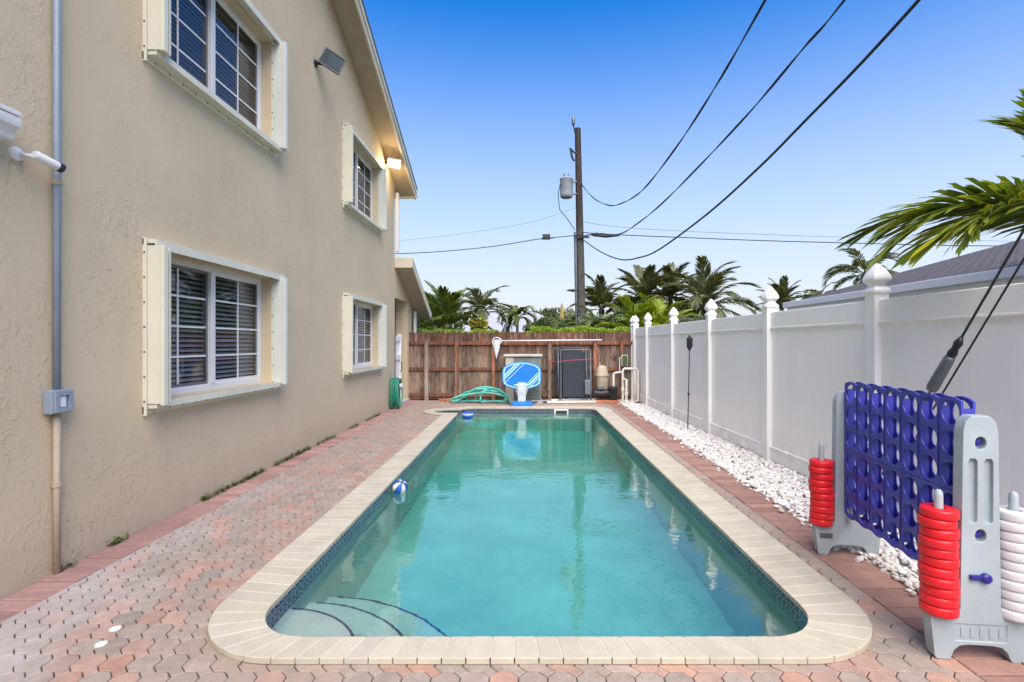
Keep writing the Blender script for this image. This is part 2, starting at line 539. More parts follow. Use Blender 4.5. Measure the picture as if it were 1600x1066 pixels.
class MB:
    def __init__(s):
        s.v, s.f, s.c = [], [], []

    def add(s, verts, faces, c=(1, 1, 1), M=None):
        o = len(s.v)
        if M is not None:
            verts = [M @ Vector(p) for p in verts]
        s.v += [tuple(p) for p in verts]
        s.c += [tuple(c)] * len(verts)
        s.f += [tuple(i + o for i in f) for f in faces]
        return s

    def box(s, x0, x1, y0, y1, z0, z1, c=(1, 1, 1), M=None):
        vs = [(x0, y0, z0), (x1, y0, z0), (x1, y1, z0), (x0, y1, z0), (x0, y0, z1), (x1, y0, z1), (x1, y1, z1), (x0, y1, z1)]
        fs = [(0, 3, 2, 1), (4, 5, 6, 7), (0, 1, 5, 4), (1, 2, 6, 5), (2, 3, 7, 6), (3, 0, 4, 7)]
        return s.add(vs, fs, c, M)

    def bar(s, a, b, w, h, c=(1, 1, 1)):
        """rectangular bar between two points, w across, h up"""
        a, b = Vector(a), Vector(b)
        d = (b - a)
        L = d.length
        q = d.to_track_quat('X', 'Z').to_matrix().to_4x4()
        return s.box(0, L, -w / 2, w / 2, -h / 2, h / 2, c, Matrix.Translation(a) @ q)

    def tube(s, pts, r, n=8, c=(1, 1, 1), cap=True, closed=False):
        P = [Vector(p) for p in pts]
        k = len(P)
        rs = r if isinstance(r, (list, tuple)) else [r] * k
        up = None
        rings = []
        for i in range(k):
            if closed:
                tn = P[(i + 1) % k] - P[i - 1]
            else:
                tn = P[min(i + 1, k - 1)] - P[max(i - 1, 0)]
            tn.normalize()
            if up is None:
                ref = Vector((0, 0, 1)) if abs(tn.z) < 0.9 else Vector((1, 0, 0))
                up = (ref - tn * ref.dot(tn)).normalized()
            else:
                up = (up - tn * up.dot(tn))
                up = up.normalized() if up.length > 1e-6 else tn.orthogonal().normalized()
            sd_ = tn.cross(up)
            rings.append([P[i] + (up * math.cos(2 * PI * j / n) + sd_ * math.sin(2 * PI * j / n)) * rs[i] for j in range(n)])
        vs = [p for rg in rings for p in rg]
        fs = []
        for i in range(k if closed else k - 1):
            i2 = (i + 1) % k
            for j in range(n):
                fs.append((i * n + j, i * n + (j + 1) % n, i2 * n + (j + 1) % n, i2 * n + j))
        if cap and not closed:
            fs.append(tuple(reversed(range(n))))
            fs.append(tuple((k - 1) * n + j for j in range(n)))
        return s.add(vs, fs, c)

    def lathe(s, prof, n=16, c=(1, 1, 1), M=None, sq=0.0):
        """profile (r,z) round z; sq > 0 pulls the section towards a rounded square"""
        vs, fs = [], []
        for (r, z) in prof:
            for j in range(n):
                a = 2 * PI * (j + 0.5) / n
                k = 1.0
                if sq:
                    mx_ = max(abs(math.cos(a)), abs(math.sin(a)))
                    k = (1 - sq) + sq / mx_
                vs.append((r * k * math.cos(a), r * k * math.sin(a), z))
        k = len(prof)
        for i in range(k - 1):
            for j in range(n):
                fs.append((i * n + j, i * n + (j + 1) % n, (i + 1) * n + (j + 1) % n, (i + 1) * n + j))
        if prof[0][0] > 1e-5:
            fs.append(tuple(reversed(range(n))))
        if prof[-1][0] > 1e-5:
            fs.append(tuple((k - 1) * n + j for j in range(n)))
        return s.add(vs, fs, c, M)

    def prism(s, poly, z0, z1, c=(1, 1, 1), M=None):
        n = len(poly)
        vs = [(p[0], p[1], z0) for p in poly] + [(p[0], p[1], z1) for p in poly]
        fs = [tuple(reversed(range(n))), tuple(range(n, 2 * n))]
        fs += [(i, (i + 1) % n, n + (i + 1) % n, n + i) for i in range(n)]
        return s.add(vs, fs, c, M)

    def mesh(s, name, mat, smooth=False):
        me = bpy.data.meshes.new(name)
        me.from_pydata(s.v, [], s.f)
        ca = me.color_attributes.new("pcol", 'FLOAT_COLOR', 'POINT')
        arr = np.ones((len(s.v), 4), dtype=np.float32)
        if s.v:
            arr[:, :3] = np.array(s.c, dtype=np.float32)
        ca.data.foreach_set("color", arr.ravel())
        if mat:
            me.materials.append(MATS[mat])
        if smooth:
            me.polygons.foreach_set("use_smooth", [True] * len(me.polygons))
        me.update()
        return me

    def build(s, name, mat, parent=None, smooth=False, bevel=0.0, auto=None):
        ob = link(name, s.mesh(name, mat, smooth), parent)
        finish(ob, bevel, auto)
        return ob


def finish(ob, bevel=0.0, auto=None):
    if bevel:
        md = ob.modifiers.new("bevel", 'BEVEL')
        md.width = bevel
        md.segments = 2
        md.limit_method = 'ANGLE'
        md.angle_limit = R(40)
    if auto:
        for p in ob.data.polygons:
            p.use_smooth = True
        ob.data.set_sharp_from_angle(angle=R(auto))


def link(name, me, parent=None):
    ob = bpy.data.objects.new(name, me)
    col.objects.link(ob)
    if parent is not None:
        ob.parent = parent
        o = OFF.get(parent.name, Vector((0, 0, 0)))
        ob.location = -o
    OFF[ob.name] = Vector((0, 0, 0))
    return ob


def tag(ob, label=None, cat=None, group=None, kind=None):
    for k, x in (("label", label), ("category", cat), ("group", group), ("kind", kind)):
        if x:
            ob[k] = x
    return ob


def thing(name, loc, label, cat, group=None):
    ob = bpy.data.objects.new(name, None)
    ob.empty_display_size = 0.1
    col.objects.link(ob)
    ob.location = loc
    OFF[ob.name] = Vector(loc)
    return tag(ob, label, cat, group)


def piece(name, me, parent, M):
    """a child placed by a local matrix"""
    ob = bpy.data.objects.new(name, me)
    col.objects.link(ob)
    ob.parent = parent
    ob.matrix_local = M
    return ob


def bm_cut(ob, cutters):
    """boolean-subtract meshes once, keep only the result"""
    tmp = []
    for c_ in cutters:
        me = c_.mesh("cut", None)
        o = bpy.data.objects.new("cut", me)
        col.objects.link(o)
        o.matrix_world = ob.matrix_world
        md = ob.modifiers.new("b", 'BOOLEAN')
        md.operation = 'DIFFERENCE'
        md.object = o
        md.solver = 'EXACT'
        tmp.append(o)
    for o in tmp:
        o.parent = ob.parent
        o.location = ob.location
    bpy.context.view_layer.update()
    dg = bpy.context.evaluated_depsgraph_get()
    me = bpy.data.meshes.new_from_object(ob.evaluated_get(dg))
    ob.modifiers.clear()
    old = ob.data
    ob.data = me
    me.name = old.name
    for o in tmp:
        bpy.data.objects.remove(o)


def arc(cx, cy, r, a0, a1, n):
    return [(cx + r * math.cos(R(a0 + (a1 - a0) * i / n)), cy + r * math.sin(R(a0 + (a1 - a0) * i / n))) for i in range(n + 1)]


def fill_sheet(name, loops, z, mat):
    bm = bmesh.new()
    for lp in loops:
        vs = [bm.verts.new((p[0], p[1], z if not callable(z) else z(*p))) for p in lp]
        for i in range(len(vs)):
            bm.edges.new((vs[i], vs[(i + 1) % len(vs)]))
    bmesh.ops.triangle_fill(bm, use_beauty=True, use_dissolve=False, edges=bm.edges[:])
    bmesh.ops.recalc_face_normals(bm, faces=bm.faces[:])
    me = bpy.data.meshes.new(name)
    bm.to_mesh(me)
    bm.free()
    if me.polygons and me.polygons[0].normal.z < 0:
        me.flip_normals()
    me.materials.append(MATS[mat])
    return link(name, me)


def inset(poly, d):
    n = len(poly)
    outp = []
    for i in range(n):
        p0, p1, p2 = Vector(poly[i - 1]), Vector(poly[i]), Vector(poly[(i + 1) % n])
        e1, e2 = (p1 - p0), (p2 - p1)
        if e1.length < 1e-6 or e2.length < 1e-6:
            outp.append(tuple(p1))
            continue
        e1.normalize()
        e2.normalize()
        n1, n2 = Vector((-e1.y, e1.x)), Vector((-e2.y, e2.x))
        k = 1 + n1.dot(n2)
        if k < 0.2:
            k = 0.2
        q = p1 + (n1 + n2) * (d / k)
        outp.append((q.x, q.y))
    return outp


def clip(poly, a, b, c_):
    """keep a*x+b*y<=c"""
    outp = []
    n = len(poly)
    for i in range(n):
        p, q = poly[i], poly[(i + 1) % n]
        dp, dq = a * p[0] + b * p[1] - c_, a * q[0] + b * q[1] - c_
        if dp <= 0:
            outp.append(p)
        if (dp < 0 < dq) or (dq < 0 < dp):
            t_ = dp / (dp - dq)
            outp.append((p[0] + (q[0] - p[0]) * t_, p[1] + (q[1] - p[1]) * t_))
    return outp


def area(poly):
    return 0.5 * sum(poly[i - 1][0] * poly[i][1] - poly[i][0] * poly[i - 1][1] for i in range(len(poly)))


def slab(mb, poly, z0, z1, ch, c):
    """flat piece with chamfered top edge"""
    n = len(poly)
    top = inset(poly, ch)
    vs = [(p[0], p[1], z0) for p in poly] + [(p[0], p[1], z1 - ch) for p in poly] + [(p[0], p[1], z1) for p in top]
    fs = [(i, (i + 1) % n, n + (i + 1) % n, n + i) for i in range(n)]
    fs += [(n + i, n + (i + 1) % n, 2 * n + (i + 1) % n, 2 * n + i) for i in range(n)]
    fs.append(tuple(range(2 * n, 3 * n)))
    mb.add(vs, fs, c)


# ------------------------------------------------------------------ pool outline
XL, XR, YN, YF = -1.39, 1.50, 2.435, 10.99        # inner edge of the coping
xl, xr, yn, yf = -1.68, 1.82, 2.265, 11.32        # outer edge
IN, OUT = [], []


def pair(a, b):
    IN.extend(a)
    OUT.extend(b)


def line(a, b, n):
    return [(a[0] + (b[0] - a[0]) * i / n, a[1] + (b[1] - a[1]) * i / n) for i in range(n)]


pair(line((XL + .3, YN), (XR - .3, YN), 24), line((xl + .52, yn), (xr - .52, yn), 24))
pair(arc(XR - .3, YN + .3, .3, -90, 0, 10)[:-1], arc(xr - .52, yn + .52, .52, -90, 0, 10)[:-1])
pair(line((XR, YN + .3), (XR, YF - .3), 70), line((xr, yn + .52), (xr, yf - .5), 70))
pair(arc(XR - .3, YF - .3, .3, 0, 90, 8)[:-1], arc(xr - .5, yf - .5, .5, 0, 90, 8)[:-1])
pair(line((XR - .3, YF), (XL + .22, YF), 22), line((xr - .5, yf), (XL + .12, yf), 22))
pair(arc(XL + .22, YF - .22, .22, 90, 180, 5)[:-1], line((XL + .12, yf), (XL - .12, 11.14), 5))
pair(line((XL, YF - .22), (-1.66, 10.75), 3), line((XL - .12, 11.14), (-1.68, 11.03), 3))
pair(arc(-1.66, 10.49, .26, 90, 270, 10)[:-1], arc(-1.66, 10.52, .50, 90, 270, 10)[:-1])
pair(line((-1.66, 10.23), (XL - .05, 10.23), 3), line((-1.66, 10.02), (xl + .002, 10.0), 3))
pair(arc(XL - .05, 10.18, .05, 90, 0, 3)[:-1], line((xl + .001, 10.0), (xl, 9.99), 3))
pair(line((XL, 10.18), (XL, YN + .3), 66), line((xl, 9.99), (xl, yn + .52), 66))
pair(arc(XL + .3, YN + .3, .3, 180, 270, 10)[:-1], arc(xl + .52, yn + .52, .52, 180, 270, 10)[:-1])
INa, OUTa = np.array(IN), np.array(OUT)


def offset_loop(A, d):
    """move a ccw loop outwards by d"""
    nx, pv = np.roll(A, -1, 0), np.roll(A, 1, 0)
    tn = nx - pv
    L = np.linalg.norm(tn, axis=1, keepdims=True)
    tn = tn / np.maximum(L, 1e-9)
    return A + np.stack([tn[:, 1], -tn[:, 0]], 1) * d


WALL = offset_loop(INa, 0.03)
MIDL = offset_loop(INa, 0.07)


def inside(loop, pts):
    x, y = pts[:, 0][:, None], pts[:, 1][:, None]
    x0, y0 = loop[:, 0][None], loop[:, 1][None]
    x1, y1 = np.roll(loop[:, 0], -1)[None], np.roll(loop[:, 1], -1)[None]
    cr = ((y0 > y) != (y1 > y)) & (x < (x1 - x0) * (y - y0) / (y1 - y0 + 1e-12) + x0)
    return cr.sum(1) % 2 == 1


# ------------------------------------------------------------------ ground, deck base, basin, water
DX0, DX1, DY0, DY1 = -3.05, 3.4, -2.5, 12.95
ground = tag(fill_sheet("ground", [[(-500, -500), (500, -500), (500, 900), (-500, 900)], [(DX0 + .1, DY0 + .1), (DX1 - .1, DY0 + .1), (DX1 - .1, DY1 - .1), (DX0 + .1, DY1 - .1)]], -0.06, "grass_ground"), kind="structure")
deck = tag(fill_sheet("paved_deck", [[(DX0, DY0), (DX1, DY0), (DX1, DY1), (DX0, DY1)], [tuple(p) for p in MIDL]], -0.014, "joint_sand"), kind="structure")


def floor_z(x, y):
    return -1.0 - 0.085 * (y - 2.4)


basin = tag(fill_sheet("pool_basin", [[tuple(p) for p in WALL]], floor_z, "pool_plaster"), kind="structure")
mb = MB()
n = len(WALL)
mb.add([(p[0], p[1], 0.001) for p in WALL] + [(p[0], p[1], floor_z(*p) - 0.01) for p in WALL],
       [(i, n + i, n + (i + 1) % n, (i + 1) % n) for i in range(n)])
mb.build("basin_wall", "pool_plaster", basin)
# entry steps, quarter rounds in the near left corner with a navy nosing
CX, CY = XL - 0.03, YN - 0.03
for rr, zt in ((0.57, -0.15), (0.87, -0.38), (1.19, -0.62)):
    pl = [(CX, CY)] + arc(CX, CY, rr, 0, 90, 20)
    st = MB().prism(pl, floor_z(0, 2.4) - 0.2, zt).build("step", "pool_plaster", basin)
    e = MB()
    a_ = arc(CX, CY, rr + .003, 3, 87, 20)
    b_ = arc(CX, CY, rr - .013, 3, 87, 20)
    k = len(a_)
    e.add([(*p, zt + .004) for p in a_] + [(*p, zt + .004) for p in b_] + [(*p, zt - .008) for p in a_],
          [(i, i + 1, k + i + 1, k + i) for i in range(k - 1)] + [(i + 1, i, 2 * k + i, 2 * k + i + 1) for i in range(k - 1)])
    e.build("nosing_tile", "navy_tile", st)

# waterline tiles, one by one
tile_me = MB().box(-0.0735, 0.0735, -0.004, 0.004, -0.155, -0.003).mesh("tile", "waterline_tile")
seg = np.linalg.norm(np.roll(WALL, -1, 0) - WALL, axis=1)
cum = np.concatenate([[0], np.cumsum(seg)])
Wc = np.vstack([WALL, WALL[:1]])


def on_wall(s_):
    s_ = s_ % cum[-1]
    i = min(int(np.searchsorted(cum, s_, 'right') - 1), len(seg) - 1)
    f = (s_ - cum[i]) / max(seg[i], 1e-9)
    return Wc[i] * (1 - f) + Wc[i + 1] * f


nt = int(cum[-1] / 0.15)
for i in range(nt):
    s0, s1 = i * cum[-1] / nt, (i + 1) * cum[-1] / nt
    p, q = on_wall(s0), on_wall(s1)
    c_ = (p + q) / 2
    d = q - p
    an = math.atan2(d[1], d[0])
    nrm = Vector((-math.sin(an), math.cos(an))) * 0.006
    Mx = Matrix.Translation((c_[0] + nrm.x, c_[1] + nrm.y, 0)) @ Matrix.Rotation(an, 4, 'Z')
    piece("tile", tile_me, basin, Mx)

# main drain in the floor
dr_ = MB().lathe([(.14, 0), (.14, .012), (.11, .03), (0, .032)], 24, M=Matrix.Translation((.05, 8.6, floor_z(0, 8.6) - .004)))
dr_.build("floor_drain", "white_plastic", basin, auto=40)

# skimmer mouth in the far wall
sk = MB()
for (x0, x1, z0, z1) in ((.62, .65, -.16, .0), (.90, .93, -.16, .0), (.65, .90, -.03, .0), (.65, .90, -.16, -.14)):
    sk.box(x0, x1, YF - .0, YF + .02, z0, z1)
sk.build("skimmer_frame", "white_plastic", basin)
MB().box(.65, .90, YF + .008, YF + .016, -.14, -.03).build("skimmer_mouth", "interior_dark", basin)

WZ = -0.09
WB = offset_loop(INa, 0.05)
bm = bmesh.new()
vs = [bm.verts.new((p[0], p[1], WZ)) for p in WB]
for i in range(len(vs)):
    bm.edges.new((vs[i], vs[(i + 1) % len(vs)]))
bmesh.ops.triangle_fill(bm, use_beauty=True, edges=bm.edges[:])
top = bm.faces[:]
ex = bmesh.ops.extrude_face_region(bm, geom=top)
for v_ in ex['geom']:
    if isinstance(v_, bmesh.types.BMVert):
        v_.co.z = floor_z(v_.co.x, v_.co.y) - 0.05
bmesh.ops.recalc_face_normals(bm, faces=bm.faces[:])
me = bpy.data.meshes.new("pool_water")
bm.to_mesh(me)
bm.free()
me.materials.append(MATS["water"])
water = tag(link("pool_water", me), kind="structure")

# ------------------------------------------------------------------ coping bricks
coping = tag(fill_sheet("pool_coping", [[tuple(p) for p in offset_loop(OUTa, -.006)], [tuple(p) for p in offset_loop(INa, .006)]], 0.027, "grout"), kind="structure")
rng = random.Random(4)
mid_ = (INa * 0.5 + OUTa * 0.5)
sg = np.linalg.norm(np.roll(mid_, -1, 0) - mid_, axis=1)
cm = np.concatenate([[0], np.cumsum(sg)])
Ic, Oc = np.vstack([INa, INa[:1]]), np.vstack([OUTa, OUTa[:1]])


def cop(s_):
    s_ = min(max(s_, 0), cm[-1] - 1e-9)
    i = min(int(np.searchsorted(cm, s_, 'right') - 1), len(sg) - 1)
    f = (s_ - cm[i]) / max(sg[i], 1e-9)
    return Ic[i] * (1 - f) + Ic[i + 1] * f, Oc[i] * (1 - f) + Oc[i + 1] * f


nb = 224
for i in range(nb):
    s0, s1 = cm[-1] * i / nb, cm[-1] * (i + 1) / nb
    g0 = 0.003
    ks = 3
    ins, outs = [], []
    for k in range(ks + 1):
        a_, b_ = cop(s0 + g0 + (s1 - s0 - 2 * g0) * k / ks)
        ins.append(tuple(a_))
        outs.append(tuple(b_))
    poly = outs + ins[::-1]
    if area(poly) < 0:
        poly = poly[::-1]
    cl = []
    for p in poly:
        if not cl or (Vector(p) - Vector(cl[-1])).length > 1e-3:
            cl.append(p)
    if (Vector(cl[0]) - Vector(cl[-1])).length < 1e-3:
        cl.pop()
    if len(cl) < 3:
        continue
    k = rng.uniform(.93, 1.05)
    b = MB()
    slab(b, cl, 0.002, 0.03 + rng.uniform(-.0007, .0007), 0.003, (k, k * rng.uniform(.985, 1.01), k * rng.uniform(.97, 1.01)))
    b.build("coping_brick", "coping_stone", coping)

# ------------------------------------------------------------------ keyhole pavers and border bricks
P_ = 0.127
a_, s_ = P_ / 2, P_ * (math.sqrt(2) - 1)
d_ = a_ - s_ / 2
KEY = [(a_, s_ / 2), (s_ / 2, a_), (-s_ / 2, a_), (-a_, s_ / 2), (-a_, -s_ / 2), (-s_ / 2, -a_), (s_ / 2, -a_), (a_, -a_ - d_), (a_ + d_, -a_), (a_, -s_ / 2)]
KEY = inset(KEY, 0.0022)
rng = random.Random(11)
PAL = [((.345, .29, .235), 34), ((.355, .285, .235), 30), ((.43, .265, .205), 26), ((.48, .255, .18), 9), ((.30, .26, .215), 16), ((.365, .29, .235), 24)]
BXL, BXR = -2.745, 1.985
cells = []
for i in range(int((BXL - .3) / P_), int((BXR + .3) / P_) + 1):
    for j in range(int(DY0 / P_), int(12.8 / P_) + 1):
        cells.append((i * P_ + .03, j * P_))
cells = np.array(cells)
keep = np.ones(len(cells), bool)
K = np.array(KEY)
for k in K:
    keep &= ~inside(MIDL, cells + k)
cells = cells[keep]
pieces = []
for (x, y) in cells:
    if y < -2.2:
        continue
    th = rng.uniform(-.012, .012)
    ct, sn = math.cos(th), math.sin(th)
    poly = [(x + p[0] * ct - p[1] * sn, y + p[0] * sn + p[1] * ct) for p in KEY]
    poly = clip(poly, -1, 0, -BXL)
    if len(poly) > 2:
        poly = clip(poly, 1, 0, BXR)
    if len(poly) > 2:
        poly = clip(poly, 0, 1, 12.72)
    if len(poly) < 3 or abs(area(poly)) < 5e-4:
        continue
    w = rng.choices(PAL, [q[1] for q in PAL])[0][0]
    k = rng.uniform(.9, 1.1)
    w = [.72 * q + .28 * p for q, p in zip(w, (.36, .28, .228))]
    pieces.append((poly, (w[0] * k, w[1] * k, w[2] * k), (x, y)))


def in_view(x, y):
    if y < 2.1:
        return False
    px = 822 + 780 * x / y
    return -40 < px < 1640


def hid_by_coping(x, y):
    return inside(OUTa, np.array([[x, y]]))[0]


vis = [(p[2][1] ** 2 + .3 * p[2][0] ** 2, i) for i, p in enumerate(pieces) if in_view(*p[2]) and not hid_by_coping(*p[2])]
vis.sort()
near = {i for _, i in vis[:290]}
field = MB()
for i, (poly, c_, ctr) in enumerate(pieces):
    zt = rng.uniform(-.0035, .0)
    if i in near:
        b = MB()
        slab(b, poly, -.03, zt, .0035, c_)
        b.build("paver", "paver", deck)
    else:
        slab(field, poly, -.03, zt, .0035, c_)
tag(field.build("paver_field", "paver", deck), kind="stuff")

# brick courses: along the house (pink) and along the gravel (dark red)
nb_ = 0
rest = MB()
y = 0.6
while y < 12.7:
    for side in (0, 1):
        w = 0.112
        x0, x1 = ((-2.998, -2.75), (1.99, 2.285))[side]
        yy = y + (0.03 if side else 0)
        if side == 0:
            k = rng.uniform(.78, 1.15)
            c_ = (.46 * k, .275 * k, .235 * k)
        else:
            k = rng.uniform(.8, 1.15)
            c_ = (.40 * k, .235 * k, .185 * k)
            if yy < 3.2:
                k = rng.uniform(.9, 1.1)
        b = MB()
        jx = rng.uniform(-.004, .004)
        slab(b, [(x0 + jx, yy + .002), (x1 + jx, yy + .002), (x1 + jx, yy + w - .006), (x0 + jx, yy + w - .006)], -.03, rng.uniform(-.004, .003), .004, c_)
        b.build("brick", "border_brick", deck)
    y += 0.112

# ------------------------------------------------------------------ gravel strip
bed = MB().add([(2.29, -1.5, -.01), (3.3, -1.5, -.01), (3.3, 12.9, -.01), (2.29, 12.9, -.01)], [(0, 1, 2, 3)])
tag(bed.build("gravel_bed", "gravel_bed"), kind="structure")
ico_v = []
ph = (1 + 5 ** .5) / 2
for a in (-1, 1):
    for b in (-ph, ph):
        ico_v += [(0, a, b), (a, b, 0), (b, 0, a)]
ico_v = np.array(ico_v, float)
ico_v /= np.linalg.norm(ico_v[0])
bmi = bmesh.new()
for p in ico_v:
    bmi.verts.new(p)
hull = bmesh.ops.convex_hull(bmi, input=bmi.verts[:])
bmi.verts.index_update()
ico_f = [tuple(v_.index for v_ in f.verts) for f in bmi.faces]
ico_v = np.array([v_.co[:] for v_ in bmi.verts])
bmi.free()


def fence_x(y):
    return 3.066 - 0.0365 * (y - 4.364)


nr = np.random.default_rng(3)
gv, gf, gc = [], [], []
cnt = 14000
ys = nr.uniform(.5, 12.6, cnt)
us = nr.uniform(0, 1, cnt)
for q in range(cnt):
    y = ys[q]
    x = 2.285 + us[q] * (fence_x(y) - 2.285) + nr.normal(0, .012)
    if us[q] < .02 and nr.random() < .5:
        x -= abs(nr.normal(0, .05))
    sz = nr.uniform(.011, .026)
    scl = sz * np.array([nr.uniform(.8, 1.35), nr.uniform(.8, 1.35), nr.uniform(.55, .9)])
    jit = ico_v * (1 + nr.uniform(-.18, .18, (12, 1)))
    th = nr.uniform(0, 6.28)
    ct, sn = math.cos(th), math.sin(th)
    pv = jit * scl
    pv = np.stack([pv[:, 0] * ct - pv[:, 1] * sn, pv[:, 0] * sn + pv[:, 1] * ct, pv[:, 2]], 1)
    tilt = nr.uniform(-.5, .5)
    pv[:, 2] += pv[:, 0] * tilt
    o = len(gv) * 12
    gv.append(pv + np.array([x, y, .002 + nr.uniform(0, .022)]))
    gf.append(np.array(ico_f) + o)
    k = nr.uniform(.72, 1.15) if nr.random() > .04 else nr.uniform(.2, .5)
    gc.append(np.tile([k, k * nr.uniform(.96, 1.0), k * nr.uniform(.9, 1.0)], (12, 1)))
b = MB()
b.v = np.concatenate(gv).tolist()
b.f = np.concatenate(gf).tolist()
b.c = np.concatenate(gc).tolist()
tag(b.build("gravel", "gravel_white"), "white landscaping gravel between the brick edge and the vinyl fence", "gravel", kind="stuff")

# ------------------------------------------------------------------ the house on the left
HX = -3.0
RIDGE_Y, EAVE_Y = 3.6, 11.8


def soffit_z(y):
    return 4.9 + .44 * (EAVE_Y - y) if y >= RIDGE_Y else 4.9 + .44 * (EAVE_Y - 2 * RIDGE_Y + y)


house = thing("house", (HX, 4, 0), "beige stucco two storey house with four shuttered windows left of the pool", "house")
WIN = [(3.9, .90), (8.13, .90), (3.9, 3.68), (8.13, 3.68)]       # shutter frame: y0, z0; 2.07 wide, 1.38 high
holes = [(y0 + .13, y0 + 1.97, z0 + .10, z0 + 1.31) for (y0, z0) in WIN]
ybr = sorted({-4.4, RIDGE_Y, 11.4} | {q for h_ in holes for q in h_[:2]} | {0.0, 7.0})
zbr = sorted({-.05} | {q for h_ in holes for q in h_[2:]} | {5.0})
wl = MB()
for i in range(len(ybr) - 1):
    y0, y1 = ybr[i], ybr[i + 1]
    for j in range(len(zbr) - 1):
        z0, z1 = zbr[j], zbr[j + 1]
        ym, zm = (y0 + y1) / 2, (z0 + z1) / 2
        if any(h_[0] < ym < h_[1] and h_[2] < zm < h_[3] for h_ in holes):
            continue
        wl.add([(HX, y0, z0), (HX, y1, z0), (HX, y1, z1), (HX, y0, z1)], [(0, 1, 2, 3)])
    wl.add([(HX, y0, 5.0), (HX, y1, 5.0), (HX, y1, soffit_z(y1)), (HX, y0, soffit_z(y0))], [(0, 1, 2, 3)])
# other walls of the shell
wl.add([(HX, 11.4, 2.5), (HX - 9, 11.4, 2.5), (HX - 9, 11.4, 5.08), (HX, 11.4, 5.08)], [(0, 1, 2, 3)])
wl.add([(HX - .5, 11.4, -.05), (HX - 9, 11.4, -.05), (HX - 9, 11.4, 2.5), (HX - .5, 11.4, 2.5)], [(0, 1, 2, 3)])
wl.add([(HX, -4.4, -.05), (HX - 9, -4.4, -.05), (HX - 9, -4.4, 4.9), (HX, -4.4, 4.9)], [(3, 2, 1, 0)])
wl.add([(HX - 9, -4.4, -.05), (HX - 9, 11.4, -.05), (HX - 9, 11.4, 5.05), (HX - 9, RIDGE_Y, 8.5), (HX - 9, -4.4, 5.05)], [(4, 3, 2, 1, 0)])
# reveals
for (y0, y1, z0, z1) in holes:
    xi = HX - .15
    wl.add([(HX, y0, z0), (HX, y1, z0), (HX, y1, z1), (HX, y0, z1), (xi, y0, z0), (xi, y1, z0), (xi, y1, z1), (xi, y0, z1)],
           [(0, 4, 5, 1), (1, 5, 6, 2), (2, 6, 7, 3), (3, 7, 4, 0)])
# single storey wing beyond, with a doorway recess
wl.add([(HX, 11.4, 2.5), (HX, 12.62, 2.5), (HX, 12.62, 2.62), (HX, 11.4, 3.23)], [(0, 1, 2, 3)])
wl.add([(HX, 11.4, -.05), (HX, 11.47, -.05), (HX, 11.47, 2.5), (HX, 11.4, 2.5)], [(0, 1, 2, 3)])
wl.box(HX - 5, HX, 12.62, 13.1, -.05, 2.62)
wl.add([(HX, 12.62, 2.62), (HX, 13.1, 2.38), (HX - .3, 12.62, 2.62), (HX - .3, 13.1, 2.38)], [(0, 1, 3, 2)])
wl.box(HX - .52, HX, 11.40, 11.47, -.05, 2.5)
wl.add([(HX, 11.47, 2.5), (HX - .9, 11.47, 2.5), (HX - .9, 12.62, 2.5), (HX, 12.62, 2.5)], [(0, 1, 2, 3)])
wl.add([(HX - .9, 11.47, -.05), (HX - .9, 12.62, -.05), (HX - .9, 12.62, 2.5), (HX - .9, 11.47, 2.5)], [(0, 1, 2, 3)])
wl.build("wall", "stucco", house)
MB().box(HX - .25, HX + .06, 11.47, 12.62, -.02, .06).build("threshold", "concrete", house, bevel=.006)
# floors and dark interior so that rooms read as rooms
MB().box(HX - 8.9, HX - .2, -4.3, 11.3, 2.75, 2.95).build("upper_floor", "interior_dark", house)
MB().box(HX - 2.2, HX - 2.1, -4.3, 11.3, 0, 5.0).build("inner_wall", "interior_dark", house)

# main roof
RX1 = HX + .40
rf_ = MB()
T = .17
for (ya, za, yb, zb) in ((EAVE_Y, 4.93, RIDGE_Y, 4.93 + .44 * (EAVE_Y - RIDGE_Y)), (2 * RIDGE_Y - EAVE_Y, 4.93, RIDGE_Y, 4.93 + .44 * (EAVE_Y - RIDGE_Y))):
    xs = (RX1 - .03, HX - 9.4)
    vs = [(xs[0], ya, za), (xs[1], ya, za), (xs[1], yb, zb), (xs[0], yb, zb)]
    vs += [(p[0], p[1], p[2] + T) for p in vs]
    rf_.add(vs, [(0, 1, 2, 3), (7, 6, 5, 4), (0, 4, 5, 1), (1, 5, 6, 2), (3, 7, 4, 0)])
roof = rf_.build("roof", "shingle_dark", house)
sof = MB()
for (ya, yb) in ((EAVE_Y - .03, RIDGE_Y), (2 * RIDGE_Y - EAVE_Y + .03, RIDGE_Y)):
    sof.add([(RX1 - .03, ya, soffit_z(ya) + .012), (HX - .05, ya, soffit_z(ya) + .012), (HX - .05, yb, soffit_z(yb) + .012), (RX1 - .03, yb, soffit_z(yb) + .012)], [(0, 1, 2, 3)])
sof.build("soffit", "soffit", roof)
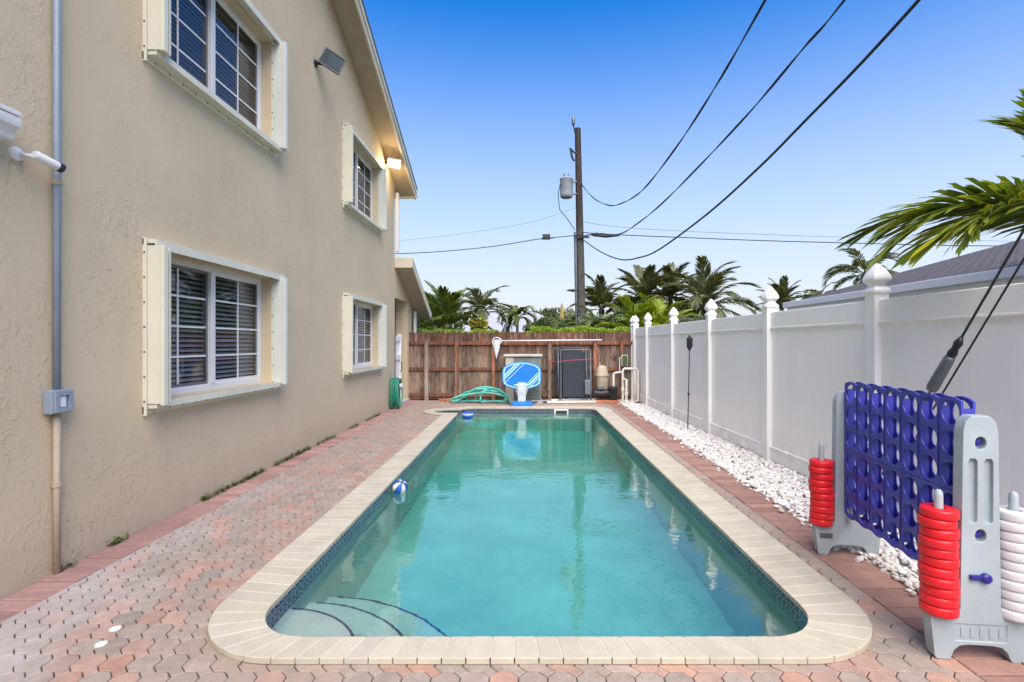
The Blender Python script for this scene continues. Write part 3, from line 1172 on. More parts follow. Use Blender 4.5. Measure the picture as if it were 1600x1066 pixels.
for nm, dx, dz0, dz1, mt in (("rake_fascia", 0.0, -.06, .16, "fascia_cream"), ("rake_trim", .022, .07, .19, "cream_paint"), ("drip_edge", .035, .165, .215, "grey_metal")):
    b = MB()
    for (ya, yb) in ((EAVE_Y, RIDGE_Y), (2 * RIDGE_Y - EAVE_Y, RIDGE_Y)):
        x0, x1 = RX1 - .03 + dx * .6, RX1 + dx
        za, zb = soffit_z(ya), soffit_z(yb)
        b.add([(x0, ya, za + dz0), (x1, ya, za + dz0), (x1, ya, za + dz1), (x0, ya, za + dz1), (x0, yb, zb + dz0), (x1, yb, zb + dz0), (x1, yb, zb + dz1), (x0, yb, zb + dz1)],
              [(0, 1, 2, 3), (0, 4, 5, 1), (1, 5, 6, 2), (2, 6, 7, 3), (3, 7, 4, 0)])
    b.build(nm, mt, roof)
MB().box(HX - 9.4, RX1 + .01, EAVE_Y - .01, EAVE_Y + .02, 4.87, 5.07).build("eave_fascia", "fascia_cream", roof)
MB().box(HX - 9.4, RX1 + .03, EAVE_Y + .022, EAVE_Y + .12, 4.93, 5.06).build("eave_gutter", "white_frame", roof, bevel=.01)
MB().box(HX + .01, HX + .085, 11.42, 11.50, 3.55, 4.9).build("downspout", "white_frame", house, bevel=.01)
# lower roof of the wing
lr = MB()
LX = HX + .38
lz = lambda y_: 3.22 - .5 * (y_ - 11.4)
y0, y1 = 11.42, 13.6
vs = [(LX, y0, lz(y0)), (HX - 5, y0, lz(y0)), (HX - 5, y1, lz(y1)), (LX, y1, lz(y1))]
vs += [(p[0], p[1], p[2] + .17) for p in vs]
lr.add(vs, [(3, 2, 1, 0), (4, 5, 6, 7), (0, 1, 5, 4), (1, 2, 6, 5), (2, 3, 7, 6), (3, 0, 4, 7)])
wr = lr.build("wing_roof", "soffit", house)
b = MB()
b.add([(LX + .003, y0 - .02, lz(y0) - .01), (LX + .03, y0 - .02, lz(y0) - .01), (LX + .03, y1, lz(y1) - .02), (LX + .003, y1, lz(y1) - .02),
       (LX + .003, y0 - .02, lz(y0) + .21), (LX + .03, y0 - .02, lz(y0) + .21), (LX + .03, y1, lz(y1) + .2), (LX + .003, y1, lz(y1) + .2)],
      [(0, 1, 2, 3), (7, 6, 5, 4), (0, 4, 5, 1), (1, 5, 6, 2), (2, 6, 7, 3), (3, 7, 4, 0)])
b.build("rake_fascia", "fascia_cream", wr)
MB().box(HX + .003, LX + .003, y0 - .025, y0 - .003, lz(y0) - .03, lz(y0) + .2).build("end_fascia", "fascia_cream", wr)
MB().box(HX - 1, LX + .03, y1 + .002, y1 + .1, lz(y1) + .06, lz(y1) + .18).build("eave_gutter", "white_frame", wr, bevel=.01)
MB().box(HX + .02, HX + .09, 13.2, 13.3, .2, 2.3).build("downspout", "white_frame", house, bevel=.01)

# windows and accordion shutters
for wi, (y0, z0) in enumerate(WIN):
    hy0, hy1, hz0, hz1 = holes[wi]
    xw = HX - .11
    fr_ = MB()
    for (a, b_, c_, d) in ((hy0, hy0 + .05, hz0, hz1), (hy1 - .05, hy1, hz0, hz1), (hy0 + .05, hy1 - .05, hz0, hz0 + .06), (hy0 + .05, hy1 - .05, hz1 - .05, hz1)):
        fr_.box(xw - .05, xw, a, b_, c_, d)
    ym = (hy0 + hy1) / 2
    fr_.box(xw - .052, xw + .008, ym - .03, ym + .03, hz0 + .06, hz1 - .05)
    win = fr_.build("window", "white_frame", house, bevel=.003)
    for sash, (sa, sb) in enumerate(((hy0 + .05, ym - .03), (ym + .03, hy1 - .05))):
        xo = xw - (.012 if sash else .034)
        zlo, zhi = hz0 + .06, hz1 - .05
        s_f = MB()
        t_ = .028
        s_f.box(xo - .012, xo + .006, sa, sa + t_, zlo, zhi).box(xo - .012, xo + .006, sb - t_, sb, zlo, zhi)
        s_f.box(xo - .012, xo + .006, sa + t_, sb - t_, zlo, zlo + t_).box(xo - .012, xo + .006, sa + t_, sb - t_, zhi - t_, zhi)
        s_f.build("sash", "grey_metal" if sash == 0 else "white_frame", win)
        MB().box(xo - .006, xo - .002, sa + t_, sb - t_, zlo + t_, zhi - t_).build("pane", "window_glass", win)
        for r_ in range(1, 4):
            zr = zlo + (zhi - zlo) * r_ / 4
            MB().box(xo - .001, xo + .005, sa + t_, sb - t_, zr - .009, zr + .009).build("muntin", "white_frame", win)
        yc = (sa + sb) / 2
        MB().box(xo - .0005, xo + .0065, yc - .009, yc + .009, zlo + t_, zhi - t_).build("muntin", "white_frame", win)
    bl = MB()
    zz_ = hz0 + .07
    while zz_ < hz1 - .06:
        Mx = Matrix.Translation((xw - .085, 0, zz_)) @ Matrix.Rotation(R(40), 4, 'Y')
        bl.box(-.022, .022, hy0 + .03, ym - .02, -.0012, .0012, M=Mx)
        bl.box(-.022, .022, ym + .02, hy1 - .03, -.0012, .0012, M=Mx)
        zz_ += .046
    bl.build("blinds", "blind_white", win)
    # shutter tracks
    y1 = y0 + 2.07
    z1 = z0 + 1.38
    tb = MB()
    tb.box(HX + .001, HX + .012, y0, y1 + .03, z0, z0 + .06).box(HX + .012, HX + .10, y0 + .02, y1 + .02, z0 + .045, z0 + .075)
    tb.box(HX + .085, HX + .10, y0 + .02, y1 + .02, z0 + .075, z0 + .10)
    bt = tb.build("shutter_track", "cream_paint", house)
    sc_ = MB()
    for k in range(12):
        yy = y0 + .12 + k * .165
        sc_.lathe([(.007, 0), (.007, .004), (.003, .006)], 8, M=Matrix.Translation((HX + .012, yy, z0 + .028)) @ Matrix.Rotation(R(90), 4, 'Y'))
    sc_.build("screw_row", "screw_dark", bt)
    tt = MB()
    tt.box(HX + .001, HX + .012, y0, y1 + .03, z1 - .05, z1 + .01).box(HX + .012, HX + .10, y0 + .02, y1 + .02, z1 - .035, z1 - .005)
    tt.box(HX + .085, HX + .10, y0 + .02, y1 + .02, z1 - .075, z1 - .035)
    tt.build("shutter_track", "cream_paint", house)
    # folded blades, one stack at either side
    for e in (0, 1):
        st = MB()
        ya = y0 if e == 0 else y1 - .10
        dpt = .15
        for k in range(4):
            yb = ya + .012 + k * .026
            st.box(HX + .03 + (.012 if k % 2 else 0), HX + dpt - (0 if k % 2 else .012), yb, yb + .021, z0 + .08, z1 - .055)
        st.box(HX + dpt - .012, HX + dpt + .02, ya + .004, ya + .05, z0 + .07, z1 - .05)
        stk = st.build("shutter_stack", "pale_shutter" if e else "cream_paint", house, bevel=.003)
        MB().box(HX + .002, HX + .034, ya, ya + .008, z0 - .01, z1).build("starter_strip", "cream_paint", stk)
        sw = MB()
        for k in range(7):
            sw.lathe([(.007, 0), (.007, .004), (.003, .006)], 8, M=Matrix.Translation((HX + .018, ya, z0 + .1 + k * .195)) @ Matrix.Rotation(R(90), 4, 'X'))
        sw.build("screw_row", "screw_dark", stk)

# small fixtures on the house
cd = thing("electrical_conduit", (HX + .03, 3.16, 0), "grey conduit with square outlet box running down the stucco wall", "conduit")
MB().tube([(HX + .03, 3.16, 1.15), (HX + .03, 3.16, 2.55), (HX + .03, 3.16, 5.4)], .021, 10).build("upper_pipe", "conduit_grey", cd, smooth=True)
MB().tube([(HX + .03, 3.16, -.03), (HX + .03, 3.16, 1.03)], .019, 10).build("lower_pipe", "conduit_painted", cd, smooth=True)
b = MB()
for z_ in (2.46, .55):
    b.lathe([(.026, z_), (.026, z_ + .03)], 12, M=Matrix.Translation((HX + .03, 3.16, 0)))
b.build("coupling", "conduit_painted", cd)
bx = MB().box(HX + .004, HX + .065, 3.09, 3.23, 1.015, 1.165).build("outlet_box", "conduit_grey", cd, bevel=.008)
b = MB()
for (a, b_, c_, d) in ((3.10, 3.125, 1.025, 1.155), (3.195, 3.22, 1.025, 1.155), (3.125, 3.195, 1.025, 1.05), (3.125, 3.195, 1.13, 1.155)):
    b.box(HX + .066, HX + .082, a, b_, c_, d)
b.build("cover_frame", "conduit_grey", bx)
MB().box(HX + .0655, HX + .071, 3.14, 3.18, 1.055, 1.125).build("outlet_plate", "white_plastic", bx)

sc1 = thing("security_camera", (HX, 2.93, 2.57), "white bullet security camera beside the grey conduit", "camera")
MB().lathe([(.04, 0), (.04, .015), (.028, .025), (.015, .03)], 18, M=Matrix.Translation((HX, 2.93, 2.57)) @ Matrix.Rotation(R(90), 4, 'Y')).build("mount", "white_plastic", sc1, auto=40)
MB().tube([(HX + .03, 2.93, 2.57), (HX + .07, 2.95, 2.565), (HX + .085, 2.98, 2.56)], .012, 10).build("arm", "white_plastic", sc1, smooth=True)
dirv = Vector((.10, 1, -.17)).normalized()
Mx = Matrix.Translation((HX + .09, 2.95, 2.575)) @ dirv.to_track_quat('Z', 'Y').to_matrix().to_4x4()
bd = MB().lathe([(.0, 0), (.022, .002), (.027, .01), (.027, .135)], 20, M=Mx).build("body", "white_plastic", sc1, auto=40)
MB().lathe([(.0275, .135), (.029, .14), (.029, .165), (.021, .17), (.018, .16), (0, .158)], 20, M=Mx).build("lens_ring", "black_plastic", bd, auto=40)

gt = thing("rain_gutter", (HX + .1, 2.0, 2.6), "white rain gutter end jutting in above the security camera", "gutter")
prof = [(0, 0), (.075, 0), (.085, .01), (.088, .035), (.105, .06), (.125, .075), (.13, .095), (.13, .125), (.122, .125), (.122, .1), (.095, .068), (.08, .04), (.075, .012), (.006, .008), (.006, .15), (0, .15)]
n = len(prof)
b = MB()
vs = [(HX + .02 + p[0], 1.2, 2.60 + p[1]) for p in prof] + [(HX + .02 + p[0], 2.82, 2.60 + p[1]) for p in prof]
b.add(vs, [(i, (i + 1) % n, n + (i + 1) % n, n + i) for i in range(n)] + [tuple(range(n, 2 * n)), tuple(reversed(range(n)))])
b.build("trough", "white_frame", gt, auto=30)
MB().box(HX + .021, HX + .15, 1.2, 2.825, 2.735, 2.762).build("lip", "white_frame", gt, bevel=.004)
MB().box(HX + .003, HX + .018, 1.2, 2.80, 2.60, 2.80).build("backing_board", "fascia_cream", gt)

sl = thing("solar_panel", (HX, 7.1, 5.43), "small square solar panel on a black arm below the gable", "solar panel")
MB().lathe([(.05, 0), (.05, .02), (.03, .03)], 16, M=Matrix.Translation((HX, 7.1, 5.43)) @ Matrix.Rotation(R(90), 4, 'Y')).build("mount", "black_plastic", sl)
MB().tube([(HX + .02, 7.1, 5.43), (HX + .10, 7.13, 5.44), (HX + .17, 7.16, 5.47)], .016, 8).build("arm", "black_plastic", sl, smooth=True)
Mx = Matrix.Translation((HX + .22, 7.16, 5.50)) @ Vector((.42, -.80, .05)).to_track_quat('Z', 'Y').to_matrix().to_4x4() @ Matrix.Rotation(R(-24), 4, 'Z') @ Matrix.Scale(1.12, 4)
pf = MB()
for (a, b_, c_, d) in ((-.14, .14, -.12, -.103), (-.14, .14, .103, .12), (-.14, -.123, -.103, .103), (.123, .14, -.103, .103)):
    pf.box(a, b_, c_, d, -.01, .014, M=Mx)
pfo = pf.build("panel_frame", "black_plastic", sl)
MB().box(-.123, .123, -.103, .103, -.006, .006, M=Mx).build("cell", "solar_cell", pfo)

fl = thing("flood_light", (HX, 10.62, 5.28), "lit warm flood light under the eave above the far upper window", "light")
MB().tube([(HX, 10.62, 5.30), (HX + .08, 10.6, 5.29), (HX + .12, 10.58, 5.26)], .02, 8).build("arm", "black_plastic", fl)
Mx = Matrix.Translation((HX + .21, 10.55, 5.25)) @ Euler((R(-38), R(8), R(12))).to_matrix().to_4x4()
MB().box(-.13, .13, -.10, .10, .0, .05, M=Mx).build("housing", "white_plastic", fl, bevel=.01)
MB().box(-.12, .12, -.09, .09, -.012, -.001, M=Mx).build("diffuser", "lamp_glow", fl)
ld = bpy.data.lights.new("flood_lamp", 'POINT')
ld.energy = 9
ld.color = (1.0, .72, .38)
ld.shadow_soft_size = .05
lo = bpy.data.objects.new("flood_lamp", ld)
col.objects.link(lo)
lo.parent = fl
lo.location = (.20, -.07, -.12)

gate = thing("garden_gate", (HX - .1, 11.9, 0), "white vinyl gate in the doorway recess beside the green hose", "gate")
for k in range(4):
    MB().box(HX - .16, HX - .13, 11.50 + k * .2, 11.695 + k * .2, .08, 1.62).build("plank", "vinyl_white", gate)
for z_ in (.15, 1.05, 1.5):
    MB().box(HX - .128, HX - .095, 11.5, 12.3, z_, z_ + .12).build("rail", "vinyl_white", gate, bevel=.005)
MB().box(HX - .19, HX - .09, 12.31, 12.42, .06, 1.68).build("post", "vinyl_white", gate, bevel=.01)
MB().tube([(HX - .09, 12.2, 1.0), (HX - .04, 12.2, .98), (HX - .04, 12.2, .78), (HX - .09, 12.2, .76)], .012, 8).build("handle", "black_plastic", gate)

ho = thing("garden_hose", (HX + .1, 11.05, 0), "coiled green garden hose hung on the stucco wall", "hose")
rng = random.Random(8)
for k in range(9):
    ry, rz = rng.uniform(.16, .24), rng.uniform(.27, .34)
    cx_ = HX + .05 + .018 * k
    cy_, cz_ = 11.05 + rng.uniform(-.05, .05), .68 - rz + rng.uniform(-.03, .02)
    ph_ = rng.uniform(-.2, .2)
    pts = [(cx_ + .01 * math.sin(3 * a + k), cy_ + ry * math.sin(a) * (1 + .12 * math.sin(2 * a + ph_)), cz_ + rz * math.cos(a)) for a in [2 * PI * q / 28 for q in range(28)]]
    MB().tube(pts, .0125, 7, closed=True).build("hose_loop", "hose_green", ho, smooth=True)
MB().box(HX + .002, HX + .2, 11.0, 11.1, .60, .635).build("hanger", "grey_metal", ho, bevel=.006)
MB().lathe([(.05, -.03), (.055, 0), (.05, .03)], 14, M=Matrix.Translation((HX + .2, 11.2, .5)) @ Matrix.Rotation(R(90), 4, 'Y')).build("nozzle", "white_plastic", ho, auto=40)

# weeds along the foot of the wall
wd = MB()
rng = random.Random(21)
for (ya, yb, dn) in ((4.6, 5.7, 150), (5.9, 6.9, 130), (3.55, 3.75, 20), (7.1, 7.8, 60), (8.4, 8.9, 30), (9.3, 10.2, 60), (3.2, 3.3, 8)):
    for q in range(dn):
        yy = rng.uniform(ya, yb)
        hh = rng.uniform(.015, .055)
        for l_ in range(4):
            an = rng.uniform(0, 6.28)
            L = rng.uniform(.012, .028)
            c0 = Vector((HX + abs(rng.gauss(0.012, .014)) + .004, yy, rng.uniform(.002, hh)))
            dv = Vector((math.cos(an), math.sin(an), rng.uniform(-.1, .8))).normalized()
            if dv.x < 0:
                dv.x *= -.6
            sdv = dv.cross(Vector((0, 0, 1))).normalized() * L * .45
            k = rng.uniform(.6, 1.5)
            wd.add([c0, c0 + dv * L * .5 + sdv, c0 + dv * L, c0 + dv * L * .5 - sdv], [(0, 1, 2, 3)], (k, k, k * .8))
tag(wd.build("wall_weeds", "leaf_mid"), "low green weeds growing along the foot of the house wall", "weeds", kind="stuff")

# ------------------------------------------------------------------ white vinyl fence
vf = thing("vinyl_fence", (3.0, 6, 0), "white vinyl privacy fence with pointed post caps right of the pool", "fence")
py = [-1.0, .78, 2.57, 4.364, 6.15, 7.93, 9.72, 11.5, 12.62, 12.85]
for y in py:
    x = fence_x(y)
    w = .0635
    po = MB().box(x - w, x + w, y - w, y + w, -.05, 1.90).build("post", "vinyl_white", vf, bevel=.006)
    cp = [(.078, 0), (.082, .008), (.082, .03), (.074, .042), (.058, .058), (.054, .075), (.058, .085), (.078, .098), (.088, .115), (.088, .135), (.078, .165), (.056, .205), (.03, .24), (.012, .262), (.0, .27)]
    MB().lathe(cp, 20, M=Matrix.Translation((x, y, 1.89)) @ Matrix.Rotation(R(0), 4, 'Z'), sq=.55).build("post_cap", "vinyl_white", po, auto=35)
for i in range(len(py) - 1):
    ya, yb = py[i] + .06, py[i + 1] - .06
    if yb - ya < .3:
        continue
    A = lambda y, z, dx=0: (fence_x(y) + dx, y, z)
    for (z0, z1) in ((1.63, 1.835), (.03, .20)):
        r_ = MB()
        r_.bar(A(ya, (z0 + z1) / 2), A(yb, (z0 + z1) / 2), .05, z1 - z0)
        ro = r_.build("rail", "vinyl_white", vf, bevel=.008)
        MB().bar(A(ya, z0 + .012 if z0 > 1 else z1 - .012), A(yb, z0 + .012 if z0 > 1 else z1 - .012), .062, .02).build("rail_lip", "vinyl_white", ro, bevel=.004)
    k = 6
    for q in range(k):
        y0_ = ya + (yb - ya) * q / k + .0006
        y1_ = ya + (yb - ya) * (q + 1) / k - .0006
        MB().bar(A(y0_, .915), A(y1_, .915), .022, 1.45).build("plank", "vinyl_white", vf, bevel=.0012)

# ------------------------------------------------------------------ wooden fence across the back
WF = 12.82
wf = thing("wooden_fence", (0, WF, 0), "weathered brown wooden board fence across the far end", "fence")
rng = random.Random(5)
x = -3.0
while x < 2.74:
    w = rng.uniform(.132, .142)
    zt = 1.735 + rng.uniform(-.012, .012)
    k = rng.uniform(.6, 1.25)
    c_ = (k * rng.uniform(.95, 1.12), k, k * rng.uniform(.92, 1.03))
    Mx = Matrix.Translation((x, WF + rng.uniform(0, .006), 0)) @ Matrix.Rotation(R(90), 4, 'X')
    poly = [(0, .02), (w - .004, .02), (w - .004, zt - .03), (w - .034, zt), (.03, zt), (0, zt - .03)]
    MB().prism(poly, -.018, 0, c_, Mx).build("board", "fence_wood", wf)
    x += w
for xp in (-2.54, -1.77, -.83, .60, 1.76, 2.44):
    k = rng.uniform(.8, 1.5)
    MB().box(xp - .045, xp + .045, WF - .135, WF - .046, -.05, 1.50 + rng.uniform(-.03, .03), (k, k, k)).build("post", "fence_wood" if xp in (-2.54, .60) else "rail_wood", wf, bevel=.004)
for z_ in (1.455, .79, .13):
    xs = [-2.99, -1.77, .60, 2.74]
    for i in range(3):
        k = rng.uniform(.85, 1.2)
        MB().box(xs[i] + .002, xs[i + 1] - .002, WF - .044, WF - .003, z_ - .045 + rng.uniform(-.006, .006), z_ + .045, (k, k, k)).build("rail", "rail_wood", wf, bevel=.004)

# ------------------------------------------------------------------ giant four in a row game
GX, GY, GA = 2.15, 2.885, R(83.8)
game = thing("giant_connect_game", (GX, GY, 0), "giant blue upright four in a row game board on grey legs beside the fence", "game")
game.rotation_euler = (0, 0, GA)
GM = Matrix.Translation((GX, GY, 0)) @ Matrix.Rotation(GA, 4, 'Z')


def gpart(mb_, name, mat, parent=None, bevel=0.0, auto=None):
    ob = bpy.data.objects.new(name, mb_.mesh(name, mat))
    col.objects.link(ob)
    ob.parent = parent or game
    finish(ob, bevel, auto)
    return ob


NCOL, NROW, PC, PRW = 7, 6, .150, .152
BZ0 = .285
SEG = 28


def plate(yc, th):
    b = MB()
    x_left = -NCOL * PC / 2
    for r_ in range(NROW):
        gap = .003 if r_ == 3 else 0.0
        for c_ in range(NCOL):
            cx_, cz_ = x_left + (c_ + .5) * PC, BZ0 + (r_ + .5) * PRW
            ring_o, ring_i, ring_l = [], [], []
            for q in range(SEG):
                a = 2 * PI * (q + .5) / SEG
                ca, sa = math.cos(a), math.sin(a)
                t_ = min(PC / 2 / max(abs(ca), 1e-9), PRW / 2 / max(abs(sa), 1e-9))
                ox, oz = t_ * ca, t_ * sa
                if (r_ == NROW - 1 and sa > 0) or (r_ == 0 and sa < 0):
                    lim = PRW / 2 * (.80 + .24 * math.cos(PI * ox / PC))
                    oz = math.copysign(min(abs(oz) * 1.04, lim), oz)
                oz = oz if not gap else max(oz, -PRW / 2 + gap)
                ring_o.append((cx_ + ox, cz_ + oz))
                ring_i.append((cx_ + .060 * ca, cz_ + .060 * sa))
                ring_l.append((cx_ + .0675 * ca, cz_ + .0675 * sa))
            yf_, yb_ = yc - th / 2, yc + th / 2
            n_ = SEG
            vs = []
            vs += [(p[0], yf_, p[1]) for p in ring_o] + [(p[0], yf_, p[1]) for p in ring_l] + [(p[0], yf_ + .003, p[1]) for p in ring_i]
            vs += [(p[0], yb_, p[1]) for p in ring_o] + [(p[0], yb_, p[1]) for p in ring_l] + [(p[0], yb_ - .003, p[1]) for p in ring_i]
            fs = []
            for q in range(n_):
                q2 = (q + 1) % n_
                fs += [(q, q2, n_ + q2, n_ + q), (n_ + q, n_ + q2, 2 * n_ + q2, 2 * n_ + q)]
                fs += [(3 * n_ + q2, 3 * n_ + q, 4 * n_ + q, 4 * n_ + q2), (4 * n_ + q2, 4 * n_ + q, 5 * n_ + q, 5 * n_ + q2)]
                fs += [(2 * n_ + q, 2 * n_ + q2, 5 * n_ + q2, 5 * n_ + q), (q2, q, 3 * n_ + q, 3 * n_ + q2)]
            b.add(vs, fs)
    return b


BT = .052
for yy in (-BT / 2, BT / 2):
    gpart(plate(yy, .011), "board_plate", "game_blue", auto=30)
HB = NROW * PRW
for c_ in range(NCOL + 1):
    x_ = -NCOL * PC / 2 + c_ * PC
    wdt = .010 if 0 < c_ < NCOL else .022
    x_ += .011 if c_ == 0 else (-.011 if c_ == NCOL else 0)
    gpart(MB().box(x_ - wdt / 2, x_ + wdt / 2, -BT / 2 + .0056, BT / 2 - .0056, BZ0 + .055, BZ0 + HB - .05), "column_divider", "game_blue")
    if 0 < c_ < NCOL:
        for s_ in (-1, 1):
            for (za, zb) in ((BZ0 + .06, BZ0 + HB / 2 - .05), (BZ0 + HB / 2 + .05, BZ0 + HB - .06)):
                gpart(MB().box(x_ - .003, x_ + .003, s_ * (BT / 2 + .006) - .003, s_ * (BT / 2 + .006) + .003, za, zb), "column_rib", "lever_blue")
gpart(MB().box(-NCOL * PC / 2 + .01, NCOL * PC / 2 - .01, -BT / 2 + .0056, BT / 2 - .0056, BZ0 - .0, BZ0 + .012), "release_bar", "game_blue")


def leg_profile():
    return [(-.195, .012), (-.185, 0), (-.135, 0), (-.125, .012), (-.112, .045), (-.088, .066), (-.05, .072), (.05, .072), (.088, .066), (.112, .045), (.125, .012), (.135, 0),
            (.185, 0), (.195, .012), (.212, .19), (.206, .20), (.105, .203), (.096, .215), (.086, .235), (.074, 1.05), (.064, 1.10), (.036, 1.125), (-.036, 1.125), (-.064, 1.10), (-.074, 1.05), (-.086, .235), (-.096, .215), (-.105, .203), (-.206, .20), (-.212, .19)]


YZ = Matrix(((0, 0, 1, 0), (1, 0, 0, 0), (0, 1, 0, 0), (0, 0, 0, 1)))       # (a,b,c)->(c,a,b)
for s_ in (-1, 1):
    x0_, x1_ = (.540, .600) if s_ > 0 else (-.600, -.540)
    lg = gpart(MB().prism(leg_profile(), x0_, x1_, M=YZ), "side_leg", "game_grey")
    xo = x1_ if s_ > 0 else x0_
    cut = []
    for sy in (-1, 1):
        pl = [(sy * .033 + .019 * (q[0]), .78 + q[1]) for q in ((-1, -.135), (-.6, -.148), (.6, -.148), (1, -.135), (1, .135), (.6, .148), (-.6, .148), (-1, .135))]
        cut.append(MB().prism(pl, xo - .018, xo + .018, M=YZ))
    for zc in (1.0, .575):
        cut.append(MB().prism([(.0 + .024 * math.cos(a), zc + .03 * math.sin(a)) for a in [2 * PI * q / 20 for q in range(20)]], xo - .03, xo + .03, M=YZ))
    cut.append(MB().box(xo - .004, xo + .004, -.110, .110, .088, .168))
    old = lg.modifiers
    bm_cut(lg, cut)
    finish(lg, .006, 40)
    for zc in (1.0, .575):
        gpart(MB().lathe([(.018, 0), (.014, .018), (0, .02)], 14, M=Matrix.Translation((xo - s_ * .03, 0, zc)) @ Matrix.Rotation(R(90) * s_, 4, 'Y')), "bolt", "lever_blue", auto=40)
    lv = MB().lathe([(.022, 0), (.022, .018), (.014, .024)], 16, M=Matrix.Translation((xo, -.015, .385)) @ Matrix.Rotation(R(90) * s_, 4, 'Y'))
    lv.box(xo - .0 if s_ > 0 else xo - .016, xo + .016 if s_ > 0 else xo, -.02, .05, .376, .396)
    gpart(lv, "release_lever", "lever_blue", lg)
    for sy in (-1, 1):
        gpart(MB().lathe([(.018, .19), (.018, .745), (.016, .765), (.008, .775), (0, .776)], 16, M=Matrix.Translation(((x0_ + x1_) / 2, sy * .160, 0))), "peg", "game_grey", lg, auto=40)
    # raised, worn lettering band on the foot (strokes only, no longer legible)
    for k in range(5):
        yl = -.095 + k * .04
        em = MB().box(*((xo - .004, xo - .001) if s_ > 0 else (xo + .001, xo + .004)), yl, yl + .018, .105, .150)
        gpart(em, "embossed_mark", "game_grey", lg)
    if s_ > 0:
        gpart(MB().box(x0_ - .0015, x0_ - .0002, .10, .185, .115, .15), "maker_sticker", "grey_metal", lg)

ORD = ["topmost", "second", "third", "fourth", "fifth", "sixth", "seventh", "eighth", "ninth", "tenth", "eleventh", "twelfth"]
rp = [(.028, 0), (.069, 0), (.0735, .004), (.075, .012), (.075, .031), (.0735, .039), (.069, .043), (.028, .043), (.024, .036), (.024, .006), (.028, 0)]
ring_me = {c_: MB().lathe(rp, 32).mesh("disc", c_, True) for c_ in ("ring_red", "ring_white")}
for k in ring_me.values():
    k.set_sharp_from_angle(angle=R(60))
rr_ = random.Random(17)
for (lx, ly, cnt, mat_, word, cat_g) in ((.570, .160, 10, "ring_red", "red playing ring on the far peg of the game", "red rings on the far peg"),
                                        (-.570, .160, 11, "ring_red", "red playing ring on the near peg of the game", "red rings on the near peg"),
                                        (-.570, -.160, 11, "ring_white", "white playing ring on the near peg of the game", "white rings on the near peg")):
    p = GM @ Vector((lx, ly, 0))
    for k in range(cnt):
        ob = bpy.data.objects.new("playing_ring", ring_me[mat_])
        col.objects.link(ob)
        ob.location = (p.x + rr_.uniform(-.005, .005), p.y + rr_.uniform(-.005, .005), .204 + k * .0445)
        ob.rotation_euler = (rr_.uniform(-.01, .01), rr_.uniform(-.01, .01), rr_.uniform(0, 6))
        i_ = cnt - 1 - k
        if k == 0:
            lb = "lowest " + word
        elif i_ == 0:
            lb = "topmost " + word
        else:
            lb = ORD[i_] + " " + word.replace("ring on", "ring from the top on")
        tag(ob, lb, "ring", cat_g)

# guy wires behind the game
gw = thing("guy_wire", (2.86, 4.2, 0), "twisted black cable with grey strain clamp slanting up behind the game", "cable")
A0, A1 = Vector((2.86, 4.28, 0.0)), Vector((2.82, .15, 6.1))
MB().tube([A0.lerp(A1, t_) for t_ in (0, .2, .5, 1)], .0075, 8).build("strand", "cable_black", gw, smooth=True)
c0, c1 = A0.lerp(A1, .185), A0.lerp(A1, .225)
MB().tube([c0, c0.lerp(c1, .1), c0.lerp(c1, .9), c1], [.03, .038, .034, .026], 12).build("clamp_body", "grey_metal", gw, smooth=True)
d0, d1 = A0.lerp(A1, .222), A0.lerp(A1, .245)
MB().tube([d0, d0.lerp(d1, .25), d0.lerp(d1, .5), d0.lerp(d1, .75), d1], [.022, .03, .02, .027, .012], 10).build("clamp_wrap", "black_plastic", gw, smooth=True)
gw2 = thing("guy_wire", (2.93, 4.2, 0), "thinner plain black cable slanting up behind the game, nearer the right edge", "cable")
MB().tube([(2.95, 4.28, 0), (2.93, 2.2, 3.05), (2.91, .15, 6.0)], .006, 8).build("strand", "cable_black", gw2, smooth=True)

# garden torch in the gravel
tx, ty = 2.70, 8.25
to = thing("garden_torch", (tx, ty, 0), "black metal garden torch on a thin stake before the white fence", "torch")
MB().tube([(tx - .03, ty, -.02), (tx - .015, ty, .6), (tx, ty, 1.34)], .008, 8).build("stake", "black_plastic", to)
MB().lathe([(.006, .58), (.016, .6), (.016, .63), (.006, .65)], 10, M=Matrix.Translation((tx - .014, ty, 0))).build("stake_joint", "black_plastic", to)
MB().lathe([(.008, 1.32), (.03, 1.37), (.045, 1.39), (.045, 1.51), (.05, 1.515), (.05, 1.53), (.03, 1.55), (.018, 1.555), (.018, 1.585), (0, 1.59)], 14, M=Matrix.Translation((tx, ty, 0))).build("oil_canister", "black_plastic", to, auto=40)
MB().tube([(tx + .045, ty, 1.4), (tx + .06, ty, 1.45), (tx + .06, ty, 1.52), (tx + .03, ty, 1.56)], .004, 6).build("snuffer_chain", "black_plastic", to)

# ------------------------------------------------------------------ things in and by the pool
bl_ = thing("floating_basketball", (-1.315, 5.2, WZ), "blue and white basketball floating against the left pool wall", "ball")
BR = .08
Mx = Matrix.Translation((-1.315, 5.2, WZ + .045)) @ Euler((R(35), R(12), R(25))).to_matrix().to_4x4()
for s_ in range(8):
    b = MB()
    na = 8
    for i in range(na + 1):
        th = PI * i / na
        for j in range(5):
            a = 2 * PI * (s_ + j / 4) / 8
            b.v.append(tuple(Mx @ Vector((BR * math.sin(th) * math.cos(a), BR * math.sin(th) * math.sin(a), BR * math.cos(th)))))
            b.c.append((1, 1, 1))
    for i in range(na):
        for j in range(4):
            b.f.append((i * 5 + j, (i + 1) * 5 + j, (i + 1) * 5 + j + 1, i * 5 + j + 1))
    b.build("ball_panel", "ball_blue" if s_ % 2 else "ball_white", bl_, smooth=True)
b = MB()
